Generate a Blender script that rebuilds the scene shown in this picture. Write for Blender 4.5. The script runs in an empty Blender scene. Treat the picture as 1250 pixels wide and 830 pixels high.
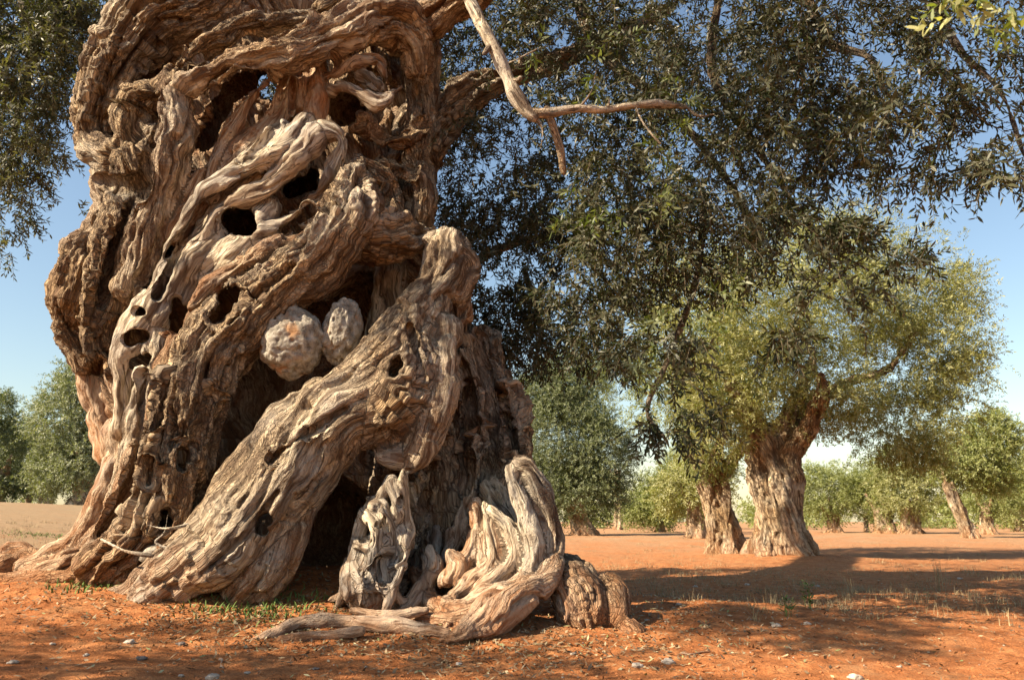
import bpy, math, random
import numpy as np
import openvdb
from mathutils import Vector

SC = bpy.context.scene
COL = SC.collection
rng = np.random.default_rng(7)
random.seed(7)

# ------------------------------------------------------------------ camera, sky, sun, exposure
CAM_H = 0.75
FPX = 950.0                      # focal length in pixels of the 1250 px wide photograph
PITCH = math.atan((636 - 415) / FPX)
SUN_EL = math.radians(38)
SUN_H = Vector((-0.90, -0.45, 0)).normalized()      # horizontal direction towards the sun

cam_d = bpy.data.cameras.new('camera')
cam = bpy.data.objects.new('camera', cam_d)
COL.objects.link(cam)
cam.location = (0, 0, CAM_H)
cam.rotation_euler = (math.radians(90) + PITCH, 0, 0)
cam_d.sensor_width = 36
cam_d.lens = 36 * FPX / 1250
cam_d.clip_end = 3000
cam_d.clip_start = 0.05
cam_d.dof.use_dof = True
cam_d.dof.focus_distance = 6.2
cam_d.dof.aperture_fstop = 5.6
SC.camera = cam

w = bpy.data.worlds.new('World')
SC.world = w
w.use_nodes = True
nt = w.node_tree
for n in list(nt.nodes):
    nt.nodes.remove(n)
sky = nt.nodes.new('ShaderNodeTexSky')
sky.sky_type = 'NISHITA'
sky.sun_disc = False
sky.sun_elevation = SUN_EL
sky.sun_rotation = math.atan2(SUN_H.x, SUN_H.y)
sky.air_density = 1.35
sky.dust_density = 0.6
sky.ozone_density = 1.0
bg = nt.nodes.new('ShaderNodeBackground')
bg.inputs['Strength'].default_value = 0.064
wo = nt.nodes.new('ShaderNodeOutputWorld')
nt.links.new(sky.outputs[0], bg.inputs[0])
nt.links.new(bg.outputs[0], wo.inputs[0])

sun_d = bpy.data.lights.new('sun', 'SUN')
sun_d.energy = 5.0
sun_d.angle = math.radians(0.5)
sun_d.color = (1.0, 0.84, 0.61)
sun = bpy.data.objects.new('sun', sun_d)
COL.objects.link(sun)
to_sun = Vector((SUN_H.x * math.cos(SUN_EL), SUN_H.y * math.cos(SUN_EL), math.sin(SUN_EL)))
sun.rotation_euler = to_sun.to_track_quat('Z', 'Y').to_euler()
sun.location = to_sun * 60

SC.view_settings.view_transform = 'Standard'
SC.view_settings.look = 'None'
SC.view_settings.exposure = 1.45
SC.view_settings.gamma = 1
SC.view_settings.use_curve_mapping = False
SC.render.engine = 'CYCLES'
SC.cycles.max_bounces = 5
SC.cycles.diffuse_bounces = 2
SC.cycles.transmission_bounces = 3
SC.cycles.transparent_max_bounces = 4

CP, SP_ = math.cos(PITCH), math.sin(PITCH)


def P(px, py, Y):
    """point at world distance Y whose direction is that of a pixel; also metres per pixel there"""
    a, b = (px - 625) / FPX, -(py - 415) / FPX
    d = np.array([a, CP - b * SP_, SP_ + b * CP])
    t = Y / d[1]
    return np.array([d[0] * t, Y, CAM_H + d[2] * t]), t / FPX


# ------------------------------------------------------------------ noise
_perm = np.random.default_rng(11).permutation(256).astype(np.int32)
_perm = np.concatenate([_perm, _perm])
_grad = np.random.default_rng(12).normal(size=(256, 3)).astype(np.float32)
_grad /= np.linalg.norm(_grad, axis=1)[:, None]


def noise(p):
    p = np.asarray(p, dtype=np.float32)
    f0 = np.floor(p)
    f = p - f0
    i = f0.astype(np.int32) & 255
    u = f * f * f * (f * (f * 6 - 15) + 10)
    out = 0
    for dx in (0, 1):
        wx = u[:, 0] if dx else 1 - u[:, 0]
        hx = _perm[(i[:, 0] + dx) & 255]
        for dy in (0, 1):
            wy = u[:, 1] if dy else 1 - u[:, 1]
            hy = _perm[(hx + i[:, 1] + dy) & 255]
            for dz in (0, 1):
                wz = u[:, 2] if dz else 1 - u[:, 2]
                g = _grad[_perm[(hy + i[:, 2] + dz) & 255]]
                out = out + wx * wy * wz * (g[:, 0] * (f[:, 0] - dx) + g[:, 1] * (f[:, 1] - dy) + g[:, 2] * (f[:, 2] - dz))
    return out * 1.5


def fbm(p, o=3):
    s, a, t = 0, 1.0, 0
    for k in range(o):
        s = s + a * noise(p * (2.03 ** k) + 17.3 * k)
        t += a
        a *= 0.5
    return s / t


def ridge(p):
    return 1 - np.abs(noise(p)) * 2.2


# ------------------------------------------------------------------ object helpers
def finish(name, mesh, mat=None, parent=None, smooth=True):
    if smooth:
        mesh.polygons.foreach_set('use_smooth', np.ones(len(mesh.polygons), dtype=bool))
    if mat:
        mesh.materials.append(mat)
    o = bpy.data.objects.new(name, mesh)
    COL.objects.link(o)
    if parent:
        o.parent = parent
    return o


def np_mesh(name, V, F):
    """V (n,3), F (m,k) equal-sized polygons"""
    me = bpy.data.meshes.new(name)
    k = F.shape[1]
    me.vertices.add(len(V))
    me.vertices.foreach_set('co', V.astype(np.float32).ravel())
    me.loops.add(F.size)
    me.loops.foreach_set('vertex_index', F.astype(np.int32).ravel())
    me.polygons.add(len(F))
    me.polygons.foreach_set('loop_start', np.arange(0, F.size, k, dtype=np.int32))
    me.polygons.foreach_set('loop_total', np.full(len(F), k, dtype=np.int32))
    me.update(calc_edges=True)
    return me


def empty(name, loc=(0, 0, 0)):
    o = bpy.data.objects.new(name, None)
    o.empty_display_size = 0.2
    COL.objects.link(o)
    o.location = loc
    return o


def tag(o, label, cat=None, group=None, kind=None):
    if label:
        o['label'] = label
    if cat:
        o['category'] = cat
    if group:
        o['group'] = group
    if kind:
        o['kind'] = kind
    return o


def put(mesh_obj, loc):
    """shift a world-space mesh so that its origin is at loc (child of an Empty there keeps its place)"""
    return mesh_obj


# ------------------------------------------------------------------ materials
def new_mat(name):
    m = bpy.data.materials.new(name)
    m.use_nodes = True
    t = m.node_tree
    b = t.nodes['Principled BSDF']
    return m, t, b


def N(t, kind, **kw):
    n = t.nodes.new(kind)
    for k, v in kw.items():
        if k in n.inputs:
            n.inputs[k].default_value = v
        else:
            setattr(n, k, v)
    return n


def ramp(t, src, stops):
    r = t.nodes.new('ShaderNodeValToRGB')
    e = r.color_ramp.elements
    while len(e) < len(stops):
        e.new(0.5)
    for el, (p, c) in zip(e, stops):
        el.position = p
        el.color = (c[0], c[1], c[2], 1) if not isinstance(c, (int, float)) else (c, c, c, 1)
    t.links.new(src, r.inputs[0])
    return r.outputs[0]


def mixc(t, fac, a, b, mode='MIX'):
    m = t.nodes.new('ShaderNodeMix')
    m.data_type = 'RGBA'
    m.blend_type = mode
    for s, v in ((0, fac), (6, a), (7, b)):
        if hasattr(v, 'links'):
            t.links.new(v, m.inputs[s])
        elif isinstance(v, (int, float)):
            m.inputs[s].default_value = v
        else:
            m.inputs[s].default_value = (*v, 1)
    return m.outputs[2]


def math_n(t, op, a, b=None, clamp=False):
    m = t.nodes.new('ShaderNodeMath')
    m.operation = op
    m.use_clamp = clamp
    for s, v in ((0, a), (1, b)):
        if v is None:
            continue
        if hasattr(v, 'links'):
            t.links.new(v, m.inputs[s])
        else:
            m.inputs[s].default_value = v
    return m.outputs[0]


def scaled(t, vec, s):
    m = t.nodes.new('ShaderNodeMapping')
    m.inputs['Scale'].default_value = s
    t.links.new(vec, m.inputs[0])
    return m.outputs[0]


SOIL = (0.40, 0.135, 0.045)


def bark_material(name, tint=(1, 1, 1), soil_h=0.22, bump=1.0, soil_amt=0.65):
    m, t, b = new_mat(name)
    at = N(t, 'ShaderNodeAttribute', attribute_name='grain').outputs['Vector']
    rough = N(t, 'ShaderNodeAttribute', attribute_name='rough').outputs['Fac']
    rust = N(t, 'ShaderNodeAttribute', attribute_name='rust').outputs['Fac']
    geo = N(t, 'ShaderNodeNewGeometry')
    # long fibres
    fib = N(t, 'ShaderNodeTexNoise', Scale=1.0, Detail=6.0, Roughness=0.62, Distortion=0.4)
    t.links.new(scaled(t, at, (5, 42, 42)), fib.inputs['Vector'])
    fib2 = N(t, 'ShaderNodeTexNoise', Scale=1.0, Detail=3.0, Roughness=0.6, Distortion=0.8)
    t.links.new(scaled(t, at, (1.7, 11, 11)), fib2.inputs['Vector'])
    # bark plates
    vor = N(t, 'ShaderNodeTexVoronoi', feature='DISTANCE_TO_EDGE', Scale=1.0, Randomness=1.0)
    warp = N(t, 'ShaderNodeTexNoise', Scale=14.0, Detail=3.0)
    t.links.new(at, warp.inputs['Vector'])
    wv = t.nodes.new('ShaderNodeVectorMath')
    wv.operation = 'MULTIPLY_ADD'
    t.links.new(warp.outputs['Color'], wv.inputs[0])
    wv.inputs[1].default_value = (0.09, 0.07, 0.07)
    t.links.new(at, wv.inputs[2])
    t.links.new(scaled(t, wv.outputs[0], (21, 46, 46)), vor.inputs['Vector'])
    plate = ramp(t, vor.outputs['Distance'], [(0.0, 0.0), (0.16, 1.0)])
    fine = N(t, 'ShaderNodeTexNoise', Scale=95.0, Detail=4.0, Roughness=0.7)
    t.links.new(geo.outputs['Position'], fine.inputs['Vector'])
    blotch = N(t, 'ShaderNodeTexNoise', Scale=2.6, Detail=4.0, Roughness=0.6)
    t.links.new(geo.outputs['Position'], blotch.inputs['Vector'])
    crn = N(t, 'ShaderNodeTexNoise', Scale=1.0, Detail=2.0, Roughness=0.5, Distortion=0.6)
    t.links.new(scaled(t, at, (3.2, 55, 55)), crn.inputs['Vector'])
    crk = ramp(t, crn.outputs['Fac'], [(0.34, 1.0), (0.40, 0.0)])
    big = N(t, 'ShaderNodeTexNoise', Scale=1.15, Detail=5.0, Roughness=0.65)
    t.links.new(geo.outputs['Position'], big.inputs['Vector'])
    # colours
    bark = ramp(t, fib.outputs['Fac'], [(0.30, (0.085, 0.058, 0.036)), (0.45, (0.24, 0.158, 0.090)), (0.61, (0.58, 0.43, 0.265))])
    bark = mixc(t, math_n(t, 'MULTIPLY', math_n(t, 'SUBTRACT', 1.0, plate), 0.65), bark, (0.075, 0.048, 0.03))
    wood = ramp(t, fib.outputs['Fac'], [(0.32, (0.15, 0.11, 0.075)), (0.44, (0.46, 0.375, 0.265)), (0.58, (0.68, 0.59, 0.45))])
    wood = mixc(t, ramp(t, blotch.outputs['Fac'], [(0.42, 0.0), (0.6, 0.75)]), wood, mixc(t, fib2.outputs['Fac'], (0.24, 0.22, 0.20), (0.42, 0.38, 0.34)))
    bark = mixc(t, ramp(t, big.outputs['Fac'], [(0.50, 0.0), (0.64, 0.65)]), bark, mixc(t, fib.outputs['Fac'], (0.17, 0.155, 0.135), (0.56, 0.52, 0.44)))
    bark = mixc(t, ramp(t, big.outputs['Fac'], [(0.34, 0.55), (0.48, 0.0)]), bark, mixc(t, fib.outputs['Fac'], (0.17, 0.10, 0.05), (0.50, 0.34, 0.18)))
    c = mixc(t, rough, wood, bark)
    c = mixc(t, math_n(t, 'MULTIPLY', crk, 0.8), c, (0.05, 0.035, 0.024))
    c = mixc(t, ramp(t, fib2.outputs['Fac'], [(0.38, 0.85), (0.54, 0.0)]), c, (0.085, 0.052, 0.032))
    rmask = math_n(t, 'MULTIPLY', rust, ramp(t, fib2.outputs['Fac'], [(0.35, 1.0), (0.7, 0.25)]))
    c = mixc(t, rmask, c, mixc(t, fib.outputs['Fac'], (0.20, 0.075, 0.025), (0.46, 0.21, 0.085)))
    # red soil dust on the lowest wood
    sep = t.nodes.new('ShaderNodeSeparateXYZ')
    t.links.new(geo.outputs['Position'], sep.inputs[0])
    hz = math_n(t, 'ADD', sep.outputs['Z'], math_n(t, 'MULTIPLY', math_n(t, 'SUBTRACT', blotch.outputs['Fac'], 0.5), 1.5))
    mr = N(t, 'ShaderNodeMapRange')
    mr.inputs['From Min'].default_value = soil_h + 0.45
    mr.inputs['From Max'].default_value = soil_h - 0.35
    t.links.new(hz, mr.inputs['Value'])
    c = mixc(t, math_n(t, 'MULTIPLY', mr.outputs[0], soil_amt), c, mixc(t, fib.outputs['Fac'], (0.20, 0.075, 0.028), (0.46, 0.20, 0.085)))
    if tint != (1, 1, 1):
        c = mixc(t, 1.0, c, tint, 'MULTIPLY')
    t.links.new(c, b.inputs['Base Color'])
    b.inputs['Roughness'].default_value = 0.85
    b.inputs['Specular IOR Level'].default_value = 0.22
    # bump
    h = math_n(t, 'MULTIPLY', fib.outputs['Fac'], 0.027)
    h = math_n(t, 'ADD', h, math_n(t, 'MULTIPLY', fib2.outputs['Fac'], 0.035))
    pl = math_n(t, 'MULTIPLY', math_n(t, 'MULTIPLY', plate, rough), 0.014)
    h = math_n(t, 'ADD', h, pl)
    h = math_n(t, 'ADD', h, math_n(t, 'MULTIPLY', fine.outputs['Fac'], 0.008))
    h = math_n(t, 'SUBTRACT', h, math_n(t, 'MULTIPLY', crk, 0.010))
    bp = N(t, 'ShaderNodeBump', Strength=1.0, Distance=1.0 * bump)
    t.links.new(h, bp.inputs['Height'])
    t.links.new(bp.outputs[0], b.inputs['Normal'])
    return m


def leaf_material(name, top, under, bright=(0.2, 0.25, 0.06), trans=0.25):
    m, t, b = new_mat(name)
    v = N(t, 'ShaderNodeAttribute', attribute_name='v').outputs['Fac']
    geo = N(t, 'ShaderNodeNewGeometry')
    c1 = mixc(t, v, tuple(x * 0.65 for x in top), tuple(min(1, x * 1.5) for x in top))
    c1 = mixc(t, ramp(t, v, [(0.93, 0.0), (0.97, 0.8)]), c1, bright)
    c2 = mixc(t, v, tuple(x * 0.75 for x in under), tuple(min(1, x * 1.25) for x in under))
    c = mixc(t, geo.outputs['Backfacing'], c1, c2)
    t.links.new(c, b.inputs['Base Color'])
    b.inputs['Roughness'].default_value = 0.48
    b.inputs['Specular IOR Level'].default_value = 0.35
    tr = N(t, 'ShaderNodeBsdfTranslucent')
    tc = mixc(t, 1.0, c, (1.6, 1.7, 0.5), 'MULTIPLY')
    t.links.new(tc, tr.inputs['Color'])
    mx = N(t, 'ShaderNodeMixShader')
    mx.inputs[0].default_value = trans
    t.links.new(b.outputs[0], mx.inputs[1])
    t.links.new(tr.outputs[0], mx.inputs[2])
    t.links.new(mx.outputs[0], t.nodes['Material Output'].inputs['Surface'])
    return m


BARK = bark_material('olive_bark', bump=0.82)
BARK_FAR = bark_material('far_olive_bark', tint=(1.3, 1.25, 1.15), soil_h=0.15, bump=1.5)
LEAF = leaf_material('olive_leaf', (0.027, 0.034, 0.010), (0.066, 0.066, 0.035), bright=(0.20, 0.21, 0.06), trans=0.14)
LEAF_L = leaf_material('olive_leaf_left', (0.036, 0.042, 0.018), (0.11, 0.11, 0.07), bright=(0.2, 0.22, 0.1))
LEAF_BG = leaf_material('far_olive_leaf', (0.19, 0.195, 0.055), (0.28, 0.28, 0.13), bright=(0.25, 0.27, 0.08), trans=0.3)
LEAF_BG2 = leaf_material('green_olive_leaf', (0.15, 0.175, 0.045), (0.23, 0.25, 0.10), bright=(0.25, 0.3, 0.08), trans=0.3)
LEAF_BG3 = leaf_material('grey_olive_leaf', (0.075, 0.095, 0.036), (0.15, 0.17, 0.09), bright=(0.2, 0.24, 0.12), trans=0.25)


def simple_mat(name, c1, c2, scale=20, rough=0.85, bump=0.004, detail=5):
    m, t, b = new_mat(name)
    geo = N(t, 'ShaderNodeNewGeometry')
    n = N(t, 'ShaderNodeTexNoise', Scale=scale, Detail=detail, Roughness=0.65)
    t.links.new(geo.outputs['Position'], n.inputs['Vector'])
    t.links.new(ramp(t, n.outputs['Fac'], [(0.35, c1), (0.65, c2)]), b.inputs['Base Color'])
    b.inputs['Roughness'].default_value = rough
    b.inputs['Specular IOR Level'].default_value = 0.2
    bp = N(t, 'ShaderNodeBump', Strength=1.0, Distance=bump)
    t.links.new(n.outputs['Fac'], bp.inputs['Height'])
    t.links.new(bp.outputs[0], b.inputs['Normal'])
    return m


# ------------------------------------------------------------------ terrain
def sstep(x, a, b):
    x = np.clip((x - a) / (b - a), 0, 1)
    return x * x * (3 - 2 * x)


def gz(x, y, fine=True):
    x = np.atleast_1d(np.asarray(x, dtype=np.float64))
    y = np.atleast_1d(np.asarray(y, dtype=np.float64))
    l = np.log1p(np.exp(np.clip((-x - 2.2) / 0.6, -30, 30))) * 0.6
    z = 0.083 * np.minimum(l, 60)
    z = z * sstep(y, -4, 4)
    z += 0.36 * np.exp(-((x + 2.0) / 1.9) ** 2 / 2 - ((y - 6.9) / 0.95) ** 2 / 2)
    z += 0.10 * np.exp(-((x - 5.6) / 1.0) ** 2 / 2 - ((y - 16.5) / 1.0) ** 2 / 2)
    z += 0.07 * np.exp(-((x - 1.5) / 1.2) ** 2 / 2 - ((y - 5.9) / 0.9) ** 2 / 2)
    if fine:
        p = np.stack([x, y, 0 * x], 1)
        near = 1 / (1 + (y / 25) ** 2)
        z += 0.035 * noise(p * 0.55) + 0.022 * noise(p * 1.9) + 0.014 * near * noise(p * 5.5)
        z += near * 0.008 * noise(p * 15) + near * 0.0045 * noise(p * 37)
    return z


def gz1(x, y):
    return float(gz(x, y)[0])


def ground_hit(px, py):
    """world point where the pixel's ray meets the terrain"""
    lo = None
    for Y in np.geomspace(2.0, 400, 900):
        p, _ = P(px, py, Y)
        if p[2] < gz1(p[0], p[1]):
            return p
    return P(px, py, 60)[0]


def axis(a, b, step, far_lo, far_hi, g=1.06):
    mid = list(np.arange(a, b, step))
    hi, s, x = [], step, b
    while x < far_hi:
        hi.append(x)
        s *= g
        x += s
    lo, s, x = [], step, a - step
    while x > far_lo:
        lo.append(x)
        s *= g
        x -= s
    return np.array(lo[::-1] + mid + hi)


def build_ground():
    xs = axis(-5.0, 5.5, 0.022, -700, 700)
    ys = axis(3.2, 8.5, 0.022, -300, 900, 1.045)
    X, Y = np.meshgrid(xs, ys)
    z = gz(X.ravel(), Y.ravel())
    V = np.stack([X.ravel(), Y.ravel(), z], 1)
    nx, ny = len(xs), len(ys)
    i = np.arange(ny - 1)[:, None] * nx + np.arange(nx - 1)[None, :]
    F = np.stack([i, i + 1, i + nx + 1, i + nx], -1).reshape(-1, 4)
    me = np_mesh('ground', V, F)
    m, t, b = new_mat('red_earth')
    geo = N(t, 'ShaderNodeNewGeometry')
    pos = geo.outputs['Position']
    n1 = N(t, 'ShaderNodeTexNoise', Scale=0.55, Detail=5.0, Roughness=0.6)
    n2 = N(t, 'ShaderNodeTexNoise', Scale=7.0, Detail=6.0, Roughness=0.7)
    n3 = N(t, 'ShaderNodeTexNoise', Scale=70.0, Detail=4.0, Roughness=0.75)
    for n in (n1, n2, n3):
        t.links.new(pos, n.inputs['Vector'])
    c = ramp(t, n2.outputs['Fac'], [(0.3, (0.22, 0.075, 0.024)), (0.5, (0.42, 0.155, 0.055)), (0.68, (0.56, 0.25, 0.10))])
    c = mixc(t, ramp(t, n3.outputs['Fac'], [(0.36, 0.65), (0.5, 0.0)]), c, (0.15, 0.06, 0.028))
    c = mixc(t, ramp(t, n3.outputs['Fac'], [(0.62, 0.0), (0.72, 0.5)]), c, (0.60, 0.36, 0.2))
    # litter-darkened soil around the stump and pale dry field further out
    sep = t.nodes.new('ShaderNodeSeparateXYZ')
    t.links.new(pos, sep.inputs[0])
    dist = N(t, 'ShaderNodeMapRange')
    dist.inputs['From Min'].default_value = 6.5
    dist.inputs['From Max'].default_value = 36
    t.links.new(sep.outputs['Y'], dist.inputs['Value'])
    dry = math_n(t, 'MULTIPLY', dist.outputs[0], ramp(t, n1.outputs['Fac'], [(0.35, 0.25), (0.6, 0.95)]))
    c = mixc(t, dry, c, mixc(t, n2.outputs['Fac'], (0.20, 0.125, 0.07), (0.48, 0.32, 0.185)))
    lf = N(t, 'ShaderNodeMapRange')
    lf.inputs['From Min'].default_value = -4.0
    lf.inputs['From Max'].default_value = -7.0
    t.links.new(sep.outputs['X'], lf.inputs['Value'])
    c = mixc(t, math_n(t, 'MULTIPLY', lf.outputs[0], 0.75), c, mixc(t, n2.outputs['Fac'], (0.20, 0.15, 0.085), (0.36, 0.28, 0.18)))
    patch = N(t, 'ShaderNodeTexNoise', Scale=1.5, Detail=5.0, Roughness=0.7)
    t.links.new(pos, patch.inputs['Vector'])
    c = mixc(t, ramp(t, patch.outputs['Fac'], [(0.52, 0.0), (0.66, 0.55)]), c, (0.30, 0.17, 0.085))
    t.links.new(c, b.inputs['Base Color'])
    b.inputs['Roughness'].default_value = 0.95
    b.inputs['Specular IOR Level'].default_value = 0.1
    h = math_n(t, 'ADD', math_n(t, 'MULTIPLY', n3.outputs['Fac'], 0.016), math_n(t, 'MULTIPLY', n2.outputs['Fac'], 0.03))
    bp = N(t, 'ShaderNodeBump', Strength=1.0, Distance=1.0)
    t.links.new(h, bp.inputs['Height'])
    t.links.new(bp.outputs[0], b.inputs['Normal'])
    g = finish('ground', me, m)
    tag(g, 'bare red earth of the olive grove', kind='structure')


build_ground()


# ------------------------------------------------------------------ implicit wood
class Strand:
    __slots__ = ('p', 'r', 'rough', 'rust', 'twist', 'off', 's', 'amp')


def catmull(pts, sub):
    pts = np.asarray(pts, dtype=np.float64)
    if len(pts) < 3:
        u = np.linspace(0, 1, sub + 1)[:, None]
        return pts[0] * (1 - u) + pts[1] * u if len(pts) == 2 else pts
    e = np.vstack([2 * pts[0] - pts[1], pts, 2 * pts[-1] - pts[-2]])
    out = []
    for i in range(1, len(e) - 2):
        for u in np.arange(sub) / sub:
            out.append(0.5 * ((2 * e[i]) + (-e[i - 1] + e[i + 1]) * u + (2 * e[i - 1] - 5 * e[i] + 4 * e[i + 1] - e[i + 2]) * u * u
                              + (-e[i - 1] + 3 * e[i] - 3 * e[i + 1] + e[i + 2]) * u ** 3))
    out.append(e[-2])
    return np.array(out)


def strand(pts, rough=1.0, rust=0.0, twist=0.6, world=False, sub=5, amp=1.0):
    s = Strand()
    q = []
    for p in pts:
        if world:
            q.append(p)
        else:
            c, k = P(p[0], p[1], p[2])
            q.append((*c, p[3] * k))
    q = catmull(q, sub)
    s.p = q[:, :3]
    s.r = np.maximum(q[:, 3], 0.004)
    s.rough, s.rust, s.twist, s.amp = rough, rust, twist, amp
    s.off = rng.uniform(-40, 40, 3)
    s.s = np.concatenate([[0], np.cumsum(np.linalg.norm(np.diff(s.p, axis=0), axis=1))])
    return s


def main_piece(pts, quads):
    """drop the crumbs that carving leaves behind"""
    n = len(pts)
    lab = np.arange(n)
    a = np.concatenate([quads[:, 0], quads[:, 1], quads[:, 2]])
    b = np.concatenate([quads[:, 1], quads[:, 2], quads[:, 3]])
    for _ in range(200):
        m = np.minimum(lab[a], lab[b])
        new = lab.copy()
        np.minimum.at(new, a, m)
        np.minimum.at(new, b, m)
        np.minimum.at(new, lab[a], m)
        np.minimum.at(new, lab[b], m)
        new = new[new]
        if np.array_equal(new, lab):
            break
        lab = new
    cnt = np.bincount(lab, minlength=n)
    ok = cnt[lab] > max(400, 0.02 * n)
    if not ok.any():
        ok[:] = True
    idx = np.cumsum(ok) - 1
    q = quads[ok[quads[:, 0]]]
    return pts[ok], idx[q].astype(np.int32), ok


def implicit(name, stages, vox, mat, parent, disp=1.0, fscale=1.0, clean=True):
    """stages: list of ('add'|'sub', k, [strands]) -> smooth union / carving, meshed, then given grain and furrows"""
    allp = [s for op, k, ss in stages if op == 'add' for s in ss]
    lo = np.min([(s.p - s.r[:, None]).min(0) for s in allp], 0) - 3 * vox - 0.04
    hi = np.max([(s.p + s.r[:, None]).max(0) for s in allp], 0) + 3 * vox + 0.04
    n = np.ceil((hi - lo) / vox).astype(int) + 1
    BIG = 0.25
    G = np.full(n, BIG, dtype=np.float32)
    ax = [(lo[i] + np.arange(n[i]) * vox).astype(np.float32) for i in range(3)]
    for op, k, ss in stages:
        for s in ss:
            for i in range(len(s.p) - 1):
                a, b, ra, rb = s.p[i], s.p[i + 1], s.r[i], s.r[i + 1]
                m = max(ra, rb) + k + 0.08
                l = np.minimum(a, b) - m
                h = np.maximum(a, b) + m
                i0 = np.clip(np.floor((l - lo) / vox).astype(int), 0, n)
                i1 = np.clip(np.ceil((h - lo) / vox).astype(int) + 1, 0, n)
                if np.any(i1 <= i0):
                    continue
                X = ax[0][i0[0]:i1[0]][:, None, None] - np.float32(a[0])
                Y = ax[1][i0[1]:i1[1]][None, :, None] - np.float32(a[1])
                Z = ax[2][i0[2]:i1[2]][None, None, :] - np.float32(a[2])
                d = (b - a).astype(np.float32)
                L = float(d @ d) + 1e-9
                u = np.clip((X * d[0] + Y * d[1] + Z * d[2]) / np.float32(L), 0, 1)
                D = np.sqrt((X - u * d[0]) ** 2 + (Y - u * d[1]) ** 2 + (Z - u * d[2]) ** 2) - (np.float32(ra) + u * np.float32(rb - ra))
                sl = (slice(i0[0], i1[0]), slice(i0[1], i1[1]), slice(i0[2], i1[2]))
                g = G[sl]
                k_ = np.float32(k)
                if op == 'add':
                    hh = np.maximum(k_ - np.abs(g - D), 0) / k_
                    G[sl] = np.minimum(g, D) - hh * hh * k_ * 0.25
                else:
                    D = -D
                    hh = np.maximum(k_ - np.abs(g - D), 0) / k_
                    G[sl] = np.maximum(g, D) + hh * hh * k_ * 0.25
    grid = openvdb.FloatGrid(BIG)
    grid.copyFromArray(np.clip(G, -BIG, BIG))
    pts, quads = grid.convertToQuads(0.0)
    del G
    pts = np.asarray(pts, dtype=np.float64) * vox + lo
    quads = np.asarray(quads, dtype=np.int32)
    # furrows, fibres and lumps follow the strands
    nv = len(pts)
    v32 = pts.astype(np.float32)
    near = np.full(nv, 1e9, dtype=np.float32)
    data = []
    for s in allp:
        m = s.r.max() + 0.35
        l, h = s.p.min(0) - m, s.p.max(0) + m
        idx = np.nonzero(np.all((v32 > l) & (v32 < h), axis=1))[0]
        if len(idx) == 0:
            continue
        q = v32[idx]
        best = np.full(len(idx), 1e9, dtype=np.float32)
        bs = np.zeros(len(idx), dtype=np.float32)
        bseg = np.zeros(len(idx), dtype=np.int32)
        for i in range(len(s.p) - 1):
            d = (s.p[i + 1] - s.p[i])
            L = float(d @ d) + 1e-9
            u = np.clip(((q - s.p[i]) @ d) / L, 0, 1)
            D = np.linalg.norm(q - s.p[i] - u[:, None] * d, axis=1) - (s.r[i] + u * (s.r[i + 1] - s.r[i]))
            mm = D < best
            best[mm] = D[mm]
            bs[mm] = (s.s[i] + u * math.sqrt(L))[mm]
            bseg[mm] = i
        data.append((s, idx, best, bs, bseg))
        near[idx] = np.minimum(near[idx], best)
    grain = np.zeros((nv, 3), dtype=np.float32)
    W = np.zeros(nv, dtype=np.float32)
    DSP = np.zeros(nv, dtype=np.float32)
    RG = np.zeros(nv, dtype=np.float32)
    RU = np.zeros(nv, dtype=np.float32)
    bestw = np.full(nv, -1, dtype=np.float32)
    for s, idx, best, bs, bseg in data:
        rel = best - near[idx]
        keep = rel < 0.12
        idx, rel, bs, bseg = idx[keep], rel[keep], bs[keep], bseg[keep]
        if len(idx) == 0:
            continue
        q = v32[idx]
        tdir = np.gradient(s.p, axis=0)
        tdir /= np.linalg.norm(tdir, axis=1)[:, None] + 1e-9
        c = np.stack([np.interp(bs, s.s, s.p[:, j]) for j in range(3)], 1)
        tt = np.stack([np.interp(bs, s.s, tdir[:, j]) for j in range(3)], 1)
        ref = np.array([0.31, -0.2, 0.93]) if abs(tdir[len(tdir) // 2, 2]) < 0.8 else np.array([0.2, 0.97, 0.1])
        e1 = np.cross(tt, ref)
        e1 /= np.linalg.norm(e1, axis=1)[:, None] + 1e-9
        e2 = np.cross(tt, e1)
        rel3 = q - c
        x1, x2 = (rel3 * e1).sum(1), (rel3 * e2).sum(1)
        tw = s.twist * bs
        cx, cy = x1 * np.cos(tw) - x2 * np.sin(tw), x1 * np.sin(tw) + x2 * np.cos(tw)
        # wavering of the grain
        wv = 0.05 * noise(q * 2.7 + s.off) + 0.02 * noise(q * 8.1 + s.off)
        g = np.stack([bs, cx + wv, cy - wv], 1) + s.off
        fs = fscale
        a = ridge(g * np.array([1.1, 6.0, 6.0]) * fs)
        b2 = ridge(g * np.array([3.5, 17.0, 17.0]) * fs + 5)
        c3 = ridge(g * np.array([9.0, 36.0, 36.0]) * fs + 9)
        blk = noise(g * np.array([14.0, 20.0, 20.0]) * fs)
        rg = s.rough
        sm = 0.4 + 0.6 * rg
        d_ = (a - 0.60) * 0.036 * sm + (b2 - 0.55) * 0.017 * sm + rg * 0.005 * noise(q * 24.0) + rg * (c3 - 0.5) * 0.007 + rg * blk * 0.004 - 0.006
        d_ = d_ - 0.085 * sm * np.clip(0.18 - np.abs(noise(g * np.array([1.4, 5.0, 5.0]) * fs + 31)), 0, 0.18) / 0.18 * (0.4 + 0.6 * (noise(q * 2.2 + 3) > -0.1))
        wgt = np.exp(-rel / 0.025)
        DSP[idx] += wgt * d_ * s.amp / fs
        RG[idx] += wgt * s.rough
        RU[idx] += wgt * s.rust
        W[idx] += wgt
        m = wgt > bestw[idx]
        grain[idx[m]] = g[m]
        bestw[idx[m]] = wgt[m]
    W = np.maximum(W, 1e-6)
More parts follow.
